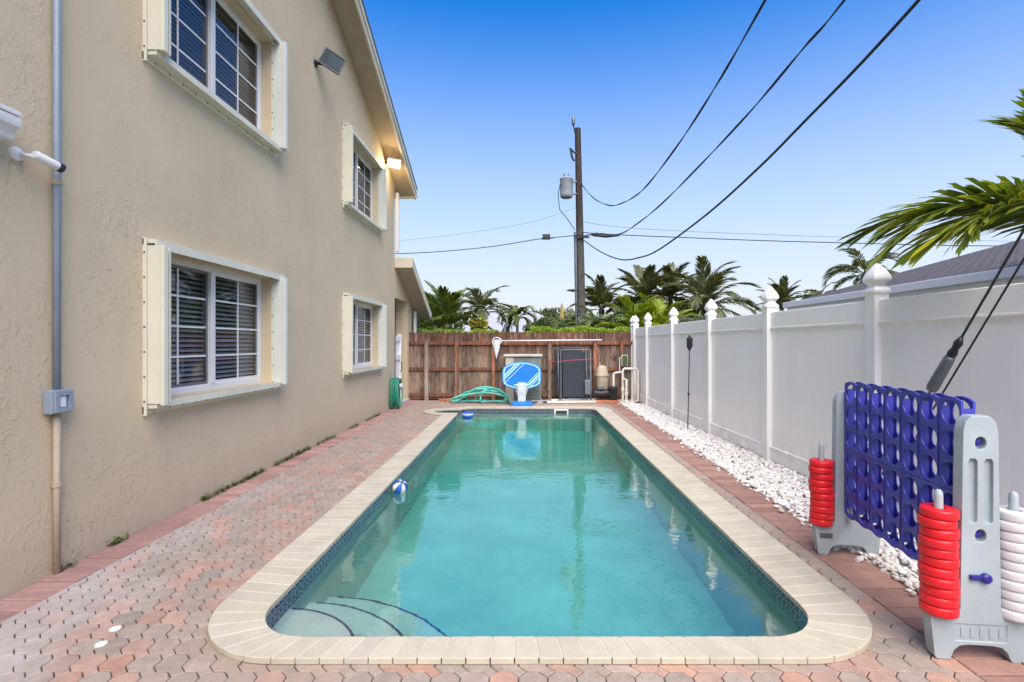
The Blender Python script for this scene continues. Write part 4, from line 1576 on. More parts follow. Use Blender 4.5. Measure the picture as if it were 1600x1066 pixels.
for k in range(4):
    a = PI * k / 4
    b.tube([Mx @ (Vector((math.cos(a) * math.cos(t_), math.sin(a) * math.cos(t_), math.sin(t_))) * (BR + .0005)) for t_ in [2 * PI * q / 40 for q in range(40)]], .0022, 5, closed=True)
b.build("seam", "black_plastic", bl_)

fl_ = thing("chlorine_floater", (-1.22, 10.42, WZ), "round blue chlorine floater bobbing at the far left pool corner", "floater")
T_ = Matrix.Translation((-1.22, 10.42, WZ))
MB().lathe([(.04, -.14), (.06, -.12), (.06, -.02), (.10, 0), (.115, .02), (.10, .04)], 20, M=T_).build("lower_body", "float_blue", fl_, auto=40)
MB().lathe([(.10, .041), (.118, .05), (.118, .07), (.10, .08)], 20, M=T_).build("float_ring", "float_pale", fl_, auto=40)
MB().lathe([(.10, .081), (.09, .10), (.05, .115), (0, .118)], 20, M=T_).build("cap", "float_blue", fl_, auto=40)

# pool basketball hoop
hp = thing("pool_basketball_hoop", (-.10, 11.45, 0), "blue poolside basketball hoop with striped backboard at the far end", "basketball hoop")
hx, hy = -.10, 11.5
bs = MB().lathe([(.24, 0), (.26, .02), (.26, .075), (.22, .11), (.12, .125), (0, .125)], 24, M=Matrix.Translation((hx, hy, .0)) @ Matrix.Scale(.85, 4, (0, 1, 0)), sq=.6)
bs.build("base_tank", "hoop_blue", hp, auto=40)
MB().prism([(hx - .085, .1), (hx + .085, .1), (hx + .10, .32), (hx + .13, .50), (hx - .10, .50), (hx - .095, .32)], -.05, .05, M=Matrix.Translation((0, hy + .02, 0)) @ Matrix.Rotation(R(90), 4, 'X')).build("pole", "white_plastic", hp, bevel=.012)


def bb_poly(k, dz=0):
    w, h_ = .455 * k, .315 * k
    pts = [(-w * .78, -h_ * .80), (-w * .35, -h_ * 1.0), (w * .35, -h_ * 1.0), (w * .78, -h_ * .80), (w * .96, -h_ * .62), (w, -h_ * .35), (w, h_ * .38), (w * .93, h_ * .62), (w * .7, h_ * .82), (w * .35, h_ * .96), (0, h_), (-w * .35, h_ * .96), (-w * .7, h_ * .82), (-w * .93, h_ * .62), (-w, h_ * .38), (-w, -h_ * .35), (-w * .96, -h_ * .62)]
    return pts


RX = Matrix.Rotation(R(90), 4, 'X')
bbM = Matrix.Translation((hx, hy + .09, .705)) @ RX
bbo = MB().prism(bb_poly(1.0), -.03, .02, M=bbM).build("backboard", "hoop_blue", hp, bevel=.006)
o_, i_ = bb_poly(.94), bb_poly(.87)
b = MB()
n = len(o_)
b.add([(p[0], p[1], .024) for p in o_] + [(p[0], p[1], .024) for p in i_], [(q, (q + 1) % n, n + (q + 1) % n, n + q) for q in range(n)], M=bbM)
b.build("border_line", "hoop_pale", bbo)
inner = bb_poly(.86)


def stripe(c0_, c1_):
    pl = clip(inner, 1 / math.sqrt(2), -1 / math.sqrt(2), c1_)
    return clip(pl, -1 / math.sqrt(2), 1 / math.sqrt(2), -c0_)


for (c0_, c1_) in ((-.30, -.265), (-.25, -.215), (-.165, -.15), (.215, .235), (.255, .29), (.31, .33)):
    pl = stripe(c0_, c1_)
    if len(pl) > 2:
        MB().add([(p[0], p[1], .0245) for p in pl], [tuple(range(len(pl)))], M=bbM).build("stripe", "hoop_pale", bbo)
rim = [(hx + .17 * math.cos(a), hy - .17 + .17 * math.sin(a), .50) for a in [2 * PI * q / 28 for q in range(28)]]
MB().tube(rim, .014, 8, closed=True).build("rim", "hoop_pale", hp, smooth=True)
MB().box(hx - .09, hx + .09, hy - .02, hy + .06, .47, .54).build("rim_bracket", "white_plastic", hp, bevel=.008)
nt_ = MB()
for q in range(12):
    for dr in (-1, 1):
        pts = []
        for k in range(5):
            a = 2 * PI * (q + dr * k * .5) / 12
            r_ = .165 - .016 * k
            pts.append((hx + r_ * math.cos(a), hy - .17 + r_ * math.sin(a), .50 - .055 * k))
        nt_.tube(pts, .0035, 4)
nt_.build("net", "net_white", hp)

# vacuum hose heaped by the fence
vh = thing("vacuum_hose", (-1.2, 12.2, 0), "heap of teal pool vacuum hose by the wooden fence", "hose")
rng = random.Random(6)
ctr = Vector((-1.05, 12.25, .03))
for k, (ax, az, dx, tl) in enumerate(((.50, .36, .10, .10), (.62, .30, -.05, .0), (.42, .24, .25, .05), (.58, .22, .0, .18), (.34, .30, .30, .08), (.66, .16, -.1, .05))):
    pts = []
    for q in range(36):
        a = 2 * PI * q / 36
        up = math.sin(a)
        x_ = ctr.x + dx + ax * math.cos(a) + (.12 * up if k % 2 else -.06 * up)
        z_ = .028 + max(0.0, up) * az + .02 * k * (up > 0) * .4
        y_ = 12.22 - .05 * k + .10 * math.sin(2 * a + k) - tl * up + (.05 if up < 0 else 0)
        pts.append((x_, y_, z_ + .012 * (k % 3)))
    MB().tube(pts, .021, 8, closed=True).build("hose_loop", "hose_teal", vh, smooth=True)
MB().tube([(-1.83, 12.18, .03), (-1.6, 12.10, .09), (-1.3, 12.12, .24), (-1.0, 12.15, .36)], .021, 8).build("hose_end", "hose_teal", vh, smooth=True)

for k, (x_, y_, a_) in enumerate(((-1.88, 12.35, 8), (-2.08, 12.45, -20))):
    ob = MB().box(-.09, .09, -.045, .045, 0, .085 if k == 0 else .06).build("clay_brick", "terracotta", None, bevel=.006)
    ob.location = (x_, y_, .001)
    ob.rotation_euler = (0, 0, R(a_))
    tag(ob, ("orange clay brick at the left end of the teal hose heap", "darker clay brick lying just left of the orange one")[k], "brick")

ac = thing("condenser_unit", (-.07, 12.42, 0), "grey green condenser cabinet with beige lid behind the basketball hoop", "condenser")
MB().box(-.50, -.30, 12.10, 12.66, .05, 1.12).build("side_panel", "ac_beige", ac, bevel=.01)
MB().box(-.299, .36, 12.11, 12.66, .05, 1.12).build("cabinet", "ac_green", ac, bevel=.01)
for k in range(24):
    MB().box(-.27, .33, 12.092, 12.109, .12 + k * .034, .134 + k * .034).build("louvre", "ac_green", ac)
MB().box(-.55, .40, 12.06, 12.69, 1.121, 1.18).build("lid", "ac_beige", ac, bevel=.02)
MB().box(-.55, .40, 12.05, 12.69, .0, .049).build("pad", "concrete", ac)

# skimmer net on the fence
sn = thing("pool_skimmer_net", (.5, 12.66, 1.5), "white pool skimmer net on a long pole hung along the fence", "skimmer net")
MB().tube([(-.62, 12.65, 1.515), (.6, 12.65, 1.525), (1.92, 12.65, 1.535)], .016, 8).build("pole", "white_plastic", sn, smooth=True)
MB().tube([(1.92, 12.65, 1.535), (1.97, 12.65, 1.535)], .013, 8).build("pole_tip", "black_plastic", sn)
hoop = [(-.62, 1.515), (-.66, 1.57), (-.74, 1.60), (-.82, 1.58), (-.855, 1.50), (-.84, 1.42), (-.80, 1.38), (-.70, 1.40), (-.65, 1.46)]
MB().tube([(p[0], 12.64, p[1]) for p in hoop], .012, 8, closed=True).build("net_frame", "white_plastic", sn, smooth=True)
bag = MB()
rows = [((-.85, -.63), 1.54), ((-.84, -.66), 1.42), ((-.82, -.67), 1.30), ((-.80, -.70), 1.2), ((-.77, -.73), 1.1), ((-.755, -.745), 1.06)]
ng = 14
for (xr_, z_) in rows:
    cx_, rx_ = (xr_[0] + xr_[1]) / 2, (xr_[1] - xr_[0]) / 2
    for q in range(ng):
        a = 2 * PI * q / ng
        bag.v.append((cx_ + rx_ * math.cos(a) * (1 + .1 * math.sin(5 * a)), 12.635 + .035 * math.sin(a), z_ + .012 * math.sin(3 * a)))
        bag.c.append((1, 1, 1))
for i in range(len(rows) - 1):
    for q in range(ng):
        bag.f.append((i * ng + q, i * ng + (q + 1) % ng, (i + 1) * ng + (q + 1) % ng, (i + 1) * ng + q))
bag.build("net_bag", "net_white", sn, smooth=True)

# folded loungers leaning at the fence
for k, (x0_, x1_, y_, z1_, lab) in enumerate(((.86, 1.60, 12.28, 1.27, "folded sun lounger with grey tube frame leaning at the fence, in front"),
                                             (.74, 1.40, 12.48, 1.30, "folded black sun lounger standing behind the grey framed one"))):
    lg_ = thing("folded_lounger", ((x0_ + x1_) / 2, y_, 0), lab, "lounger")
    ln = Matrix.Translation((0, y_, .03)) @ Matrix.Rotation(R(-6), 4, 'X')
    fr_ = MB()
    rect = [(x0_, 0, .02), (x1_, 0, .02), (x1_, 0, z1_), (x0_, 0, z1_)]
    fr_.tube([ln @ Vector(p) for p in ((x0_ + .03, 0, 0), (x1_ - .03, 0, 0), (x1_, 0, .03), (x1_, 0, z1_ - .03), (x1_ - .03, 0, z1_), (x0_ + .03, 0, z1_), (x0_, 0, z1_ - .03), (x0_, 0, .03))], .016, 8, closed=True)
    fr_.build("frame", "tube_grey" if k == 0 else "black_plastic", lg_, smooth=True)
    MB().box(x0_ + .05, x1_ - .05, .012, .03, .10, z1_ - .05, M=ln).build("sling", "sling_black", lg_)
    if k == 0:
        f2 = MB()
        for xx in (x0_ - .07, x1_ - .12):
            f2.tube([ln @ Vector((xx + .02, -.05, -.02)), ln @ Vector((xx, -.045, z1_ * .98))], .014, 8)
        f2.tube([ln @ Vector((x0_ - .05, -.05, .06)), ln @ Vector((x1_ - .1, -.05, .06))], .014, 8)
        f2.build("leg_frame", "tube_grey", lg_, smooth=True)
        MB().box(x1_ - .16, x1_ - .02, -.075, -.055, .16, .52, M=ln).build("arm_rest", "tube_grey", lg_, bevel=.01)
    else:
        MB().box(x0_ - .02, x0_ + .10, -.02, .05, .1, z1_, M=ln).build("cushion_edge", "black_plastic", lg_, bevel=.02)
stp = MB().tube([(.56, 12.60, 1.03), (.75, 12.25, .99), (1.1, 12.21, 1.035), (1.6, 12.25, 1.06), (1.86, 12.66, 1.07)], .010, 6)
stp.tube([(.56, 12.60, 1.03), (.62, 12.45, .90), (.6, 12.4, .84)], .008, 6)
tag(stp.build("strap", "strap_red", None), "red strap tied around the folded loungers", "strap")

# loose pvc pipes on the ground
for k, (x0_, x1_, y_, z_, r_, lab) in enumerate(((.50, 1.95, 12.0, .032, .030, "long white pipe lying on the ground before the folded loungers"),
                                                (.62, 1.75, 12.36, .036, .034, "second white pipe lying behind the long one"),
                                                (.12, .62, 12.05, .045, .042, "short grey pipe lying right of the basketball hoop base"))):
    ob = MB().tube([(x0_, y_, z_), (x1_, y_ + .12, z_)], r_, 10).build("loose_pipe", "pvc" if k < 2 else "grey_metal", None, auto=40)
    tag(ob, lab, "pipe")

# pump, filter and pipework in the corner
pu = thing("pool_pump", (2.0, 12.2, 0), "black pool pump with strainer lid on a clay block", "pump")
MB().box(1.70, 2.25, 12.02, 12.35, 0, .07).build("block", "terracotta", pu, bevel=.01)
MB().tube([(1.62, 12.2, .22), (1.66, 12.2, .22), (2.02, 12.2, .22), (2.05, 12.2, .22)], [.07, .10, .10, .08], 18).build("motor", "black_plastic", pu, auto=40)
MB().lathe([(.11, .08), (.115, .30), (.13, .32), (.13, .36), (.09, .40), (0, .41)], 20, M=Matrix.Translation((2.12, 12.18, 0))).build("strainer", "black_plastic", pu, auto=40)
b = MB()
for k in range(6):
    b.tube([(1.70 + k * .055, 12.2, .22), (1.715 + k * .055, 12.2, .22)], .112, 16)
b.build("cooling_fin", "black_plastic", pu)
MB().box(1.74, 1.90, 12.10, 12.22, .325, .40).build("motor_box", "grey_metal", pu, bevel=.01)

ft = thing("filter_tank", (1.93, 12.52, 0), "dull beige filter tank behind the black pool pump", "tank")
MB().lathe([(.13, 0), (.15, .03), (.15, .62), (.165, .63), (.165, .67), (.15, .69), (.135, .80), (.09, .88), (.04, .90), (0, .90)], 20, M=Matrix.Translation((1.90, 12.50, 0))).build("tank", "tank_beige", ft, auto=40)
MB().lathe([(.02, .88), (.02, .94), (.03, .945), (.03, .97), (0, .975)], 12, M=Matrix.Translation((1.84, 12.5, 0))).build("air_valve", "tank_beige", ft, auto=40)

pw = thing("pool_pipework", (2.4, 12.1, 0), "white plastic pool pipes and valves in the fence corner", "pipes")
for pts, r_ in (([(2.13, 12.15, .40), (2.13, 12.15, .70), (2.15, 12.15, .73), (2.36, 12.08, .76)], .026),
                ([(2.33, 12.02, .0), (2.33, 12.02, .80), (2.36, 12.02, .84), (2.66, 12.02, .84), (2.69, 12.02, .80), (2.69, 12.02, .0)], .028),
                ([(2.40, 11.95, .0), (2.40, 11.95, .58), (2.33, 11.95, .60)], .030),
                ([(2.57, 12.1, .0), (2.57, 12.1, .80)], .024)):
    MB().tube(pts, r_, 10).build("pipe", "pvc", pw, auto=50)
for (x_, y_, z_, r_, h_) in ((2.40, 11.95, .20, .046, .08), (2.40, 11.95, .02, .046, .06), (2.33, 12.02, .30, .042, .09), (2.69, 12.02, .34, .04, .08), (2.69, 12.02, .0, .045, .05), (2.57, 12.1, .02, .04, .06)):
    MB().lathe([(r_, z_), (r_, z_ + h_)], 12, M=Matrix.Translation((x_, y_, 0))).build("fitting", "pvc", pw, bevel=.005)
MB().tube([(2.62, 11.95, .02), (2.68, 11.9, .05), (2.80, 11.8, .02)], .02, 8).build("drain_hose", "black_plastic", pw)

tb_ = thing("timer_box", (2.5, 12.68, 1.0), "pale green timer box mounted on the fence above the pool pipes", "box")
MB().box(2.40, 2.56, 12.55, 12.675, .88, 1.16).build("case", "ac_beige", tb_, bevel=.008)
MB().box(2.42, 2.54, 12.536, 12.549, .90, 1.14).build("door", "leaf_bluish", tb_, bevel=.004)
MB().tube([(2.36, 12.6, .7), (2.36, 12.6, 1.08), (2.40, 12.6, 1.1)], .014, 8).build("conduit", "pvc", tb_)
MB().tube([(2.48, 12.6, 1.16), (2.48, 12.6, 1.24), (2.53, 12.6, 1.26), (2.56, 12.6, 1.2)], .014, 8).build("conduit", "grey_metal", tb_)

# small white caps set in the paving
for k, (x_, y_) in enumerate(((-2.10, 2.55), (-2.06, 2.42))):
    ob = MB().lathe([(.0255, -.01), (.0255, .003), (.02, .006), (0, .0065)], 18, M=Matrix.Translation((x_, y_, 0))).build("deck_cap", "white_plastic", None, auto=40)
    tag(ob, ("farther of the two white round caps set in the paving", "nearer of the two white round caps set in the paving")[k], "cap", "white caps in the paving")
rng = random.Random(31)
lm = MB()
for q in range(60):
    if rng.random() < .6:
        x_, y_ = rng.uniform(-2.9, -1.72), rng.uniform(2.2, 10)
    else:
        x_, y_ = rng.uniform(1.86, 2.25), rng.uniform(2.2, 10)
    a = rng.uniform(0, 6.28)
    L = rng.uniform(.012, .026)
    p = Vector((x_, y_, .004))
    d = Vector((math.cos(a), math.sin(a), rng.uniform(0, .3)))
    s_ = Vector((-d.y, d.x, rng.uniform(-.3, .3))) * .35
    k = rng.uniform(.3, .9)
    lm.add([p, p + d * L * .5 + s_ * L, p + d * L, p + d * L * .5 - s_ * L], [(0, 1, 2, 3)], (k * 1.3, k, k * .8))
tag(lm.build("leaf_litter", "screw_dark"), "scattered bits of dry leaf litter on the pavers", "leaf litter", kind="stuff")

# ------------------------------------------------------------------ utility pole and overhead lines
up = thing("utility_pole", (2.17, 20, 0), "tall dark wooden utility pole behind the fence with a transformer", "utility pole")
lean = lambda z_: 2.27 - .02 * z_
MB().tube([(lean(z_), 20, z_) for z_ in (-.1, 3, 6, 8, 10.05)], [.185, .17, .15, .135, .12], 14).build("pole", "pole_wood", up, auto=50)
MB().tube([(lean(0) - .23, 19.95, 0), (lean(5.9) - .21, 19.95, 5.9)], .04, 8).build("riser_pipe", "grey_metal", up)
MB().tube([(lean(10) - .12, 19.9, 9.85), (lean(10) - .17, 19.9, 10.1), (lean(10) - .18, 19.9, 10.2)], .03, 8).build("top_bracket", "black_plastic", up)
MB().lathe([(.05, 0), (.075, .05), (.06, .12), (.075, .18), (.06, .25), (.04, .32), (0, .34)], 12, M=Matrix.Translation((lean(10) - .19, 19.9, 10.15))).build("insulator", "grey_metal", up, auto=40)
MB().tube([(lean(9) - .10, 19.85, 9.0), (lean(9) - .25, 19.85, 9.1), (lean(9) - .33, 19.85, 9.2), (lean(9) - .26, 19.85, 8.85), (lean(9) - .18, 19.85, 8.7)], .045, 8).build("cutout_fuse", "black_plastic", up)
tx_, tz_ = lean(8) - .50, 7.25
trf = MB().lathe([(.22, 0), (.24, .03), (.26, .12), (.26, .68), (.275, .70), (.275, .74), (.2, .80), (0, .82)], 20, M=Matrix.Translation((tx_, 19.9, tz_))).build("transformer", "transformer", up, auto=40)
for dx in (-.1, .08):
    MB().lathe([(.03, .76), (.045, .82), (.03, .88), (.04, .92), (.015, .98)], 10, M=Matrix.Translation((tx_ + dx, 19.9, tz_))).build("bushing", "grey_metal", trf, auto=40)
for z_ in (tz_ + .12, tz_ + .6):
    MB().box(tx_ + .24, lean(8) - .1, 19.85, 19.95, z_, z_ + .06).build("hanger_bracket", "grey_metal", trf)
MB().tube([(tx_ - .26, 19.8, tz_ + .5), (tx_ - .34, 19.8, tz_ + .1), (tx_ - .28, 19.8, tz_ - .5), (tx_ + .05, 19.8, tz_ - .9), (lean(6) - .21, 19.85, 5.95)], .016, 6).build("jumper_wire", "cable_black", trf)
MB().box(lean(5.7) - .25, lean(5.7) + .35, 19.78, 19.84, 5.62, 5.70).build("cross_bracket", "black_plastic", up)


def smooth_pts(P, sub=5):
    P = [Vector(p) for p in P]
    o = []
    for i in range(len(P) - 1):
        p0, p1, p2, p3 = P[max(i - 1, 0)], P[i], P[i + 1], P[min(i + 2, len(P) - 1)]
        for k in range(sub):
            t_ = k / sub
            o.append(.5 * ((2 * p1) + (p2 - p0) * t_ + (2 * p0 - 5 * p1 + 4 * p2 - p3) * t_ ** 2 + (3 * p1 - p0 - 3 * p2 + p3) * t_ ** 3))
    o.append(P[-1])
    return o


W1 = [(2.20, 20, 7.85), (2.43, 18.09, 6.72), (2.64, 15.99, 5.87), (2.77, 14.58, 5.53), (2.91, 13.19, 5.36), (3.02, 12.04, 5.38), (3.19, 10.25, 5.63), (3.33, 8.83, 5.96), (3.44, 7.68, 6.31), (3.70, 5.0, 7.25), (3.95, 2.0, 8.4), (4.2, -1.0, 9.7)]
W2 = [(2.20, 20, 5.72), (2.55, 17.9, 5.38), (2.91, 15.71, 4.88), (3.14, 14.23, 4.84), (3.4, 12.54, 4.95), (3.7, 10.53, 5.24), (3.97, 8.78, 5.56), (4.17, 7.52, 5.89), (4.29, 6.73, 6.08), (4.62, 4.2, 6.9), (5.0, 1.0, 8.1)]
W3 = [(2.20, 20, 5.65), (2.6, 17.34, 4.62), (2.88, 15.15, 3.99), (3.08, 13.64, 3.79), (3.26, 12.25, 3.75), (3.57, 9.86, 4.0), (3.79, 8.18, 4.31), (3.93, 7.09, 4.58), (4.11, 5.7, 4.96), (4.3, 4.0, 5.55), (4.6, 1.0, 6.8)]
for P, r_, lab in ((W1, .013, "topmost drooping power cable running from the transformer to the top edge"),
                   (W2, .013, "middle power cable running from the pole to the top edge"),
                   (W3, .019, "thickest and lowest power cable sagging from the pole to the top right")):
    Q = smooth_pts(P)
    if r_ < .019:                                # twisted pair: two strands wound round each other
        b = MB()
        for s_ in (0, PI):
            b.tube([p + Vector((.011 * math.cos(i * .75 + s_), 0, .011 * math.sin(i * .75 + s_))) for i, p in enumerate(Q)], r_ * .8, 6)
        ob = b.build("power_cable", "cable_black", None, smooth=True)
    else:
        ob = MB().tube(Q, r_, 8).build("power_cable", "cable_black", None, smooth=True)
    tag(ob, lab, "cable")
for P, r_, lab in (([(2.2, 19.8, 5.75), (1.5, 20, 5.72), (0.5, 20, 5.62), (-2, 20.5, 5.35), (-6, 21, 5.2), (-14, 22, 5.4)], .016, "thin line running left from the pole towards the house roof"),
                   ([(2.2, 19.8, 5.85), (3.2, 20, 5.82), (6, 20.2, 5.74), (12, 20.6, 5.62), (22, 21, 5.55), (40, 22, 6.2)], .018, "thicker of the two lines running right from the pole"),
                   ([(2.2, 19.9, 6.3), (4.0, 20.4, 6.18), (8, 21, 6.1), (16, 21.5, 5.95), (26, 22, 5.9), (40, 23, 6.3)], .007, "faint upper line running right above the thicker one"),
                   ([(2.1, 19.9, 6.9), (0, 20.4, 6.35), (-4, 21, 5.9), (-8, 21.6, 5.8), (-16, 22, 6.2)], .005, "faintest line running left above the thin one")):
    tag(MB().tube(smooth_pts(P), r_, 6).build("telephone_line", "cable_black", None, smooth=True), lab, "cable")
sb_ = thing("splice_box", (.8, 19.95, 5.64), "small black splice box hanging on the left line", "box")
MB().box(.66, .96, 19.86, 20.06, 5.60, 5.80).build("case", "black_plastic", sb_, bevel=.02)
MB().tube([(.60, 19.98, 5.63), (1.1, 19.98, 5.67)], .03, 8).build("clamp", "black_plastic", sb_)
sb2 = thing("splice_sleeve", (3.3, 20, 5.8), "long black splice sleeve on the line just right of the pole", "sleeve")
MB().tube([(2.55, 20, 5.80), (2.75, 20.0, 5.77), (3.2, 20.03, 5.75), (3.75, 20.06, 5.76)], [.02, .05, .07, .02], 8).build("sleeve", "cable_black", sb2, smooth=True)
MB().tube([(2.75, 20, 5.80), (2.82, 20, 5.90), (2.9, 20, 5.80)], .018, 6).build("clip", "cable_black", sb2, smooth=True)

# ------------------------------------------------------------------ neighbouring houses
nh = thing("neighbour_house", (8, 3, 0), "neighbouring house with dark shingle roof and white fascia beyond the white fence", "house")
EX, EZ, NY = 5.0, 2.12, 9.5
MB().box(EX + .5, EX + 10, -8, NY - .4, -.05, 2.3).build("wall", "far_wall", nh)
b = MB()
rx, rz_ = EX + 6.0, EZ + .275 * 6.0 + .1
y0 = -9
b.add([(EX, y0, EZ + .1), (EX, NY, EZ + .1), (rx, NY, rz_), (rx, y0, rz_), (EX, y0, EZ), (EX, NY, EZ), (rx, NY, rz_ - .1), (rx, y0, rz_ - .1)], [(0, 3, 2, 1), (4, 5, 6, 7), (1, 2, 6, 5), (0, 1, 5, 4)])
b.add([(rx, y0, rz_), (rx, NY, rz_), (rx + 6, NY, EZ + .1), (rx + 6, y0, EZ + .1)], [(0, 3, 2, 1)])
b.add([(EX, NY - .3, EZ), (rx, NY - .3, rz_ - .1), (rx + 6, NY - .3, EZ)], [(0, 1, 2)])
nro = b.build("roof", "shingle_dark", nh)
MB().box(EX - .03, EX - .002, y0, NY + .01, EZ - .08, EZ + .09).build("fascia", "white_frame", nro)
MB().box(EX - .12, EX - .032, y0, NY, EZ + .0, EZ + .105).build("gutter", "white_frame", nro, bevel=.01)

fh = thing("distant_house", (-2, 36, 0), "distant house with pale grey roof seen over the wooden fence", "house")
MB().box(-6, 3, 35, 42, -.05, 2.3).build("wall", "far_wall", fh)
MB().add([(-6.4, 34.4, 2.2), (3.4, 34.4, 2.2), (3.4, 42.5, 2.2), (-6.4, 42.5, 2.2), (-3.4, 38.4, 3.85), (.7, 38.4, 3.85)], [(0, 1, 5, 4), (1, 2, 5), (2, 3, 4, 5), (3, 0, 4)]).build("roof", "shingle_pale", fh)
ln = thing("lantern_post", (-.64, 15, 0), "small dark lantern peeking over the wooden fence", "lantern")
MB().tube([(-.64, 15, 0), (-.64, 15, 1.75)], .03, 8).build("post", "black_plastic", ln)
MB().lathe([(.10, 1.74), (.11, 1.78), (.08, 1.86), (.03, 1.95), (.02, 2.0), (0, 2.02)], 8, M=Matrix.Translation((-.64, 15, 0))).build("lantern", "black_plastic", ln)

# ------------------------------------------------------------------ palms and shrubs
def frond_mesh(name, L, nl, ll, lw, droop, mat, seed, ang0=62, ang1=18, hang=.35, tw=.0, base=.16, yel=.1, colr=None):
    rng = random.Random(seed)
    b = MB()
    rach = []
    for i in range(11):
        t_ = i / 10
        a = -droop * t_ ** 1.6
        if i == 0:
            p = Vector((0, 0, 0))
        else:
            p = rach[-1] + Vector((math.cos(a), 0, math.sin(a))) * (L / 10)
        rach.append(p)
    rc = colr or (1.2, 1.1, .7)
    b.tube(rach, [L * (.0095 * (1 - .85 * i / 10)) for i in range(11)], 5, rc)

    def at(t_):
        f = t_ * 10
        i = min(int(f), 9)
        return rach[i].lerp(rach[i + 1], f - i), (rach[i + 1] - rach[i]).normalized()

    for q in range(nl):
        t_ = base + (1 - base) * (q + .5) / nl
        for s_ in (-1, 1):
            t2 = min(.999, t_ + rng.uniform(-.5, .5) * (1 - base) / nl)
            p, d = at(t2)
            up_ = Vector((-d.z, 0, d.x))
            an = R(ang0 + (ang1 - ang0) * t2 + rng.uniform(-7, 7))
            side = Vector((0, s_, 0))
            lift = .35 * (1 - t2) + rng.uniform(-.15, .15)
            ld = (d * math.cos(an) + (side * math.cos(lift) + up_ * math.sin(lift)) * math.sin(an)).normalized()
            prof_ = math.sin(PI * min(1, .12 + .78 * ((t2 - base) / (1 - base)) ** .8)) ** .6
            len_ = ll * prof_ * rng.uniform(.82, 1.1)
            w = lw * rng.uniform(.8, 1.15)
            wv = ld.cross(up_).normalized() if ld.cross(up_).length > .01 else side
            wv = (wv + up_ * rng.uniform(-.5, .5)).normalized()
            m1 = p + ld * len_ * .45 - Vector((0, 0, hang * len_ * .08))
            m2 = p + ld * len_ * .78 - Vector((0, 0, hang * len_ * .32))
            tip = p + ld * len_ * .95 - Vector((0, 0, hang * len_ * .62))
            k = rng.uniform(.6, 1.4)
            c_ = (k, k, k * rng.uniform(.7, 1.2))
            if rng.random() < yel:
                c_ = (k * 2.2, k * 1.5, k * .7)
            vs = [p - wv * w * .25, p + wv * w * .25, m1 + wv * w * .5, m1 - wv * w * .5, m2 + wv * w * .4, m2 - wv * w * .4, tip]
            b.add(vs, [(0, 1, 2, 3), (3, 2, 4, 5), (5, 4, 6)], c_)
    return b.mesh(name, mat)


def palm(x, y, zc, L, label, mat="leaf_mid", nf=14, droop=1.2, seed=1, elev=(15, 80), trunk=.11, nl=26, ll=.42, lw=.035, hang=.5, yel=.06, tilt=0, boot=.3, group=None, az=None):
    rng = random.Random(seed)
    t_ = thing("palm_tree", (x, y, 0), label, "palm tree", group)
    k = 8
    tr_ = MB()
    pts, rs = [], []
    for i in range(k * 2 + 1):
        f = i / (2 * k)
        pts.append((x - tilt * (1 - f) ** 2, y, zc * f))
        rs.append(trunk * (1.25 - .45 * f) * (1.06 if i % 2 else .97))
    tr_.tube(pts, rs, 10)
    trunk_o = tr_.build("trunk", "palm_trunk", t_, smooth=True)
    MB().lathe([(trunk * .8, -.1), (trunk * 1.15, .0), (trunk * .9, boot * .5), (trunk * .35, boot)], 10, M=Matrix.Translation((x, y, zc - .02))).build("crown_shaft", mat, t_, smooth=True)
    meshes = [frond_mesh("frond", L * rng.uniform(.88, 1.1), nl, ll, lw, droop * rng.uniform(.75, 1.2), mat, seed * 7 + q, hang=hang, yel=yel) for q in range(4)]
    for i in range(nf):
        f = i / max(1, nf - 1)
        el = elev[0] + (elev[1] - elev[0]) * f + rng.uniform(-7, 7)
        azm = (i * 137.5 + rng.uniform(-14, 14)) if az is None else az[i % len(az)] + rng.uniform(-6, 6)
        Mx = Matrix.Translation((0, 0, zc + boot * .3 + .06 * f)) @ Matrix.Rotation(R(azm), 4, 'Z') @ Matrix.Rotation(-R(el), 4, 'Y') @ Matrix.Rotation(R(rng.uniform(-18, 18)), 4, 'X')
        piece("frond", meshes[i % 4], t_, Mx)
    return t_


GP = "palms beyond the fences"
palm(-2.75, 17.0, 1.85, 1.55, "bushy feather palm just right of the lower eave, over the fence", "leaf_mid", 18, .8, 11, (20, 90), .12, 30, .48, .06, .35, .05, group=GP)
palm(-2.05, 23.0, 2.75, 1.7, "dark feather palm second from the house, behind the bushy one", "leaf_dark", 17, 1.5, 12, (12, 85), .13, 42, .46, .045, .7, .05, group=GP)
palm(-.36, 20.5, 2.35, 1.0, "small palm with arching fronds and slim trunk before the pale roof", "leaf_mid", 15, 2.2, 13, (15, 80), .07, 22, .26, .055, .8, .02, group=GP)
palm(1.75, 16.5, 1.55, 1.3, "pale arching palm just left of the utility pole foot", "leaf_bluish", 14, 1.8, 14, (20, 75), .09, 28, .36, .045, .8, .02, group=GP)
palm(2.35, 16.0, 1.55, 1.15, "palm with drooping pale fronds just right of the utility pole", "leaf_bluish", 13, 1.6, 15, (25, 80), .08, 26, .34, .045, .8, .1, group=GP)
palm(3.35, 15.2, 1.55, 1.3, "bright lime green palm left of the far fence corner posts", "leaf_lime", 14, .9, 16, (25, 88), .07, 24, .46, .055, .3, .1, group=GP)
palm(4.25, 15.8, 1.55, 1.35, "lime green palm rising above the far vinyl posts", "leaf_lime", 14, .9, 26, (25, 88), .07, 24, .46, .055, .3, .12, group=GP)
palm(3.55, 23.5, 2.9, 1.6, "dark palm right of the pole, lowest of the dark row", "leaf_dark", 18, 1.0, 17, (10, 88), .14, 44, .5, .05, .6, .03, group=GP)
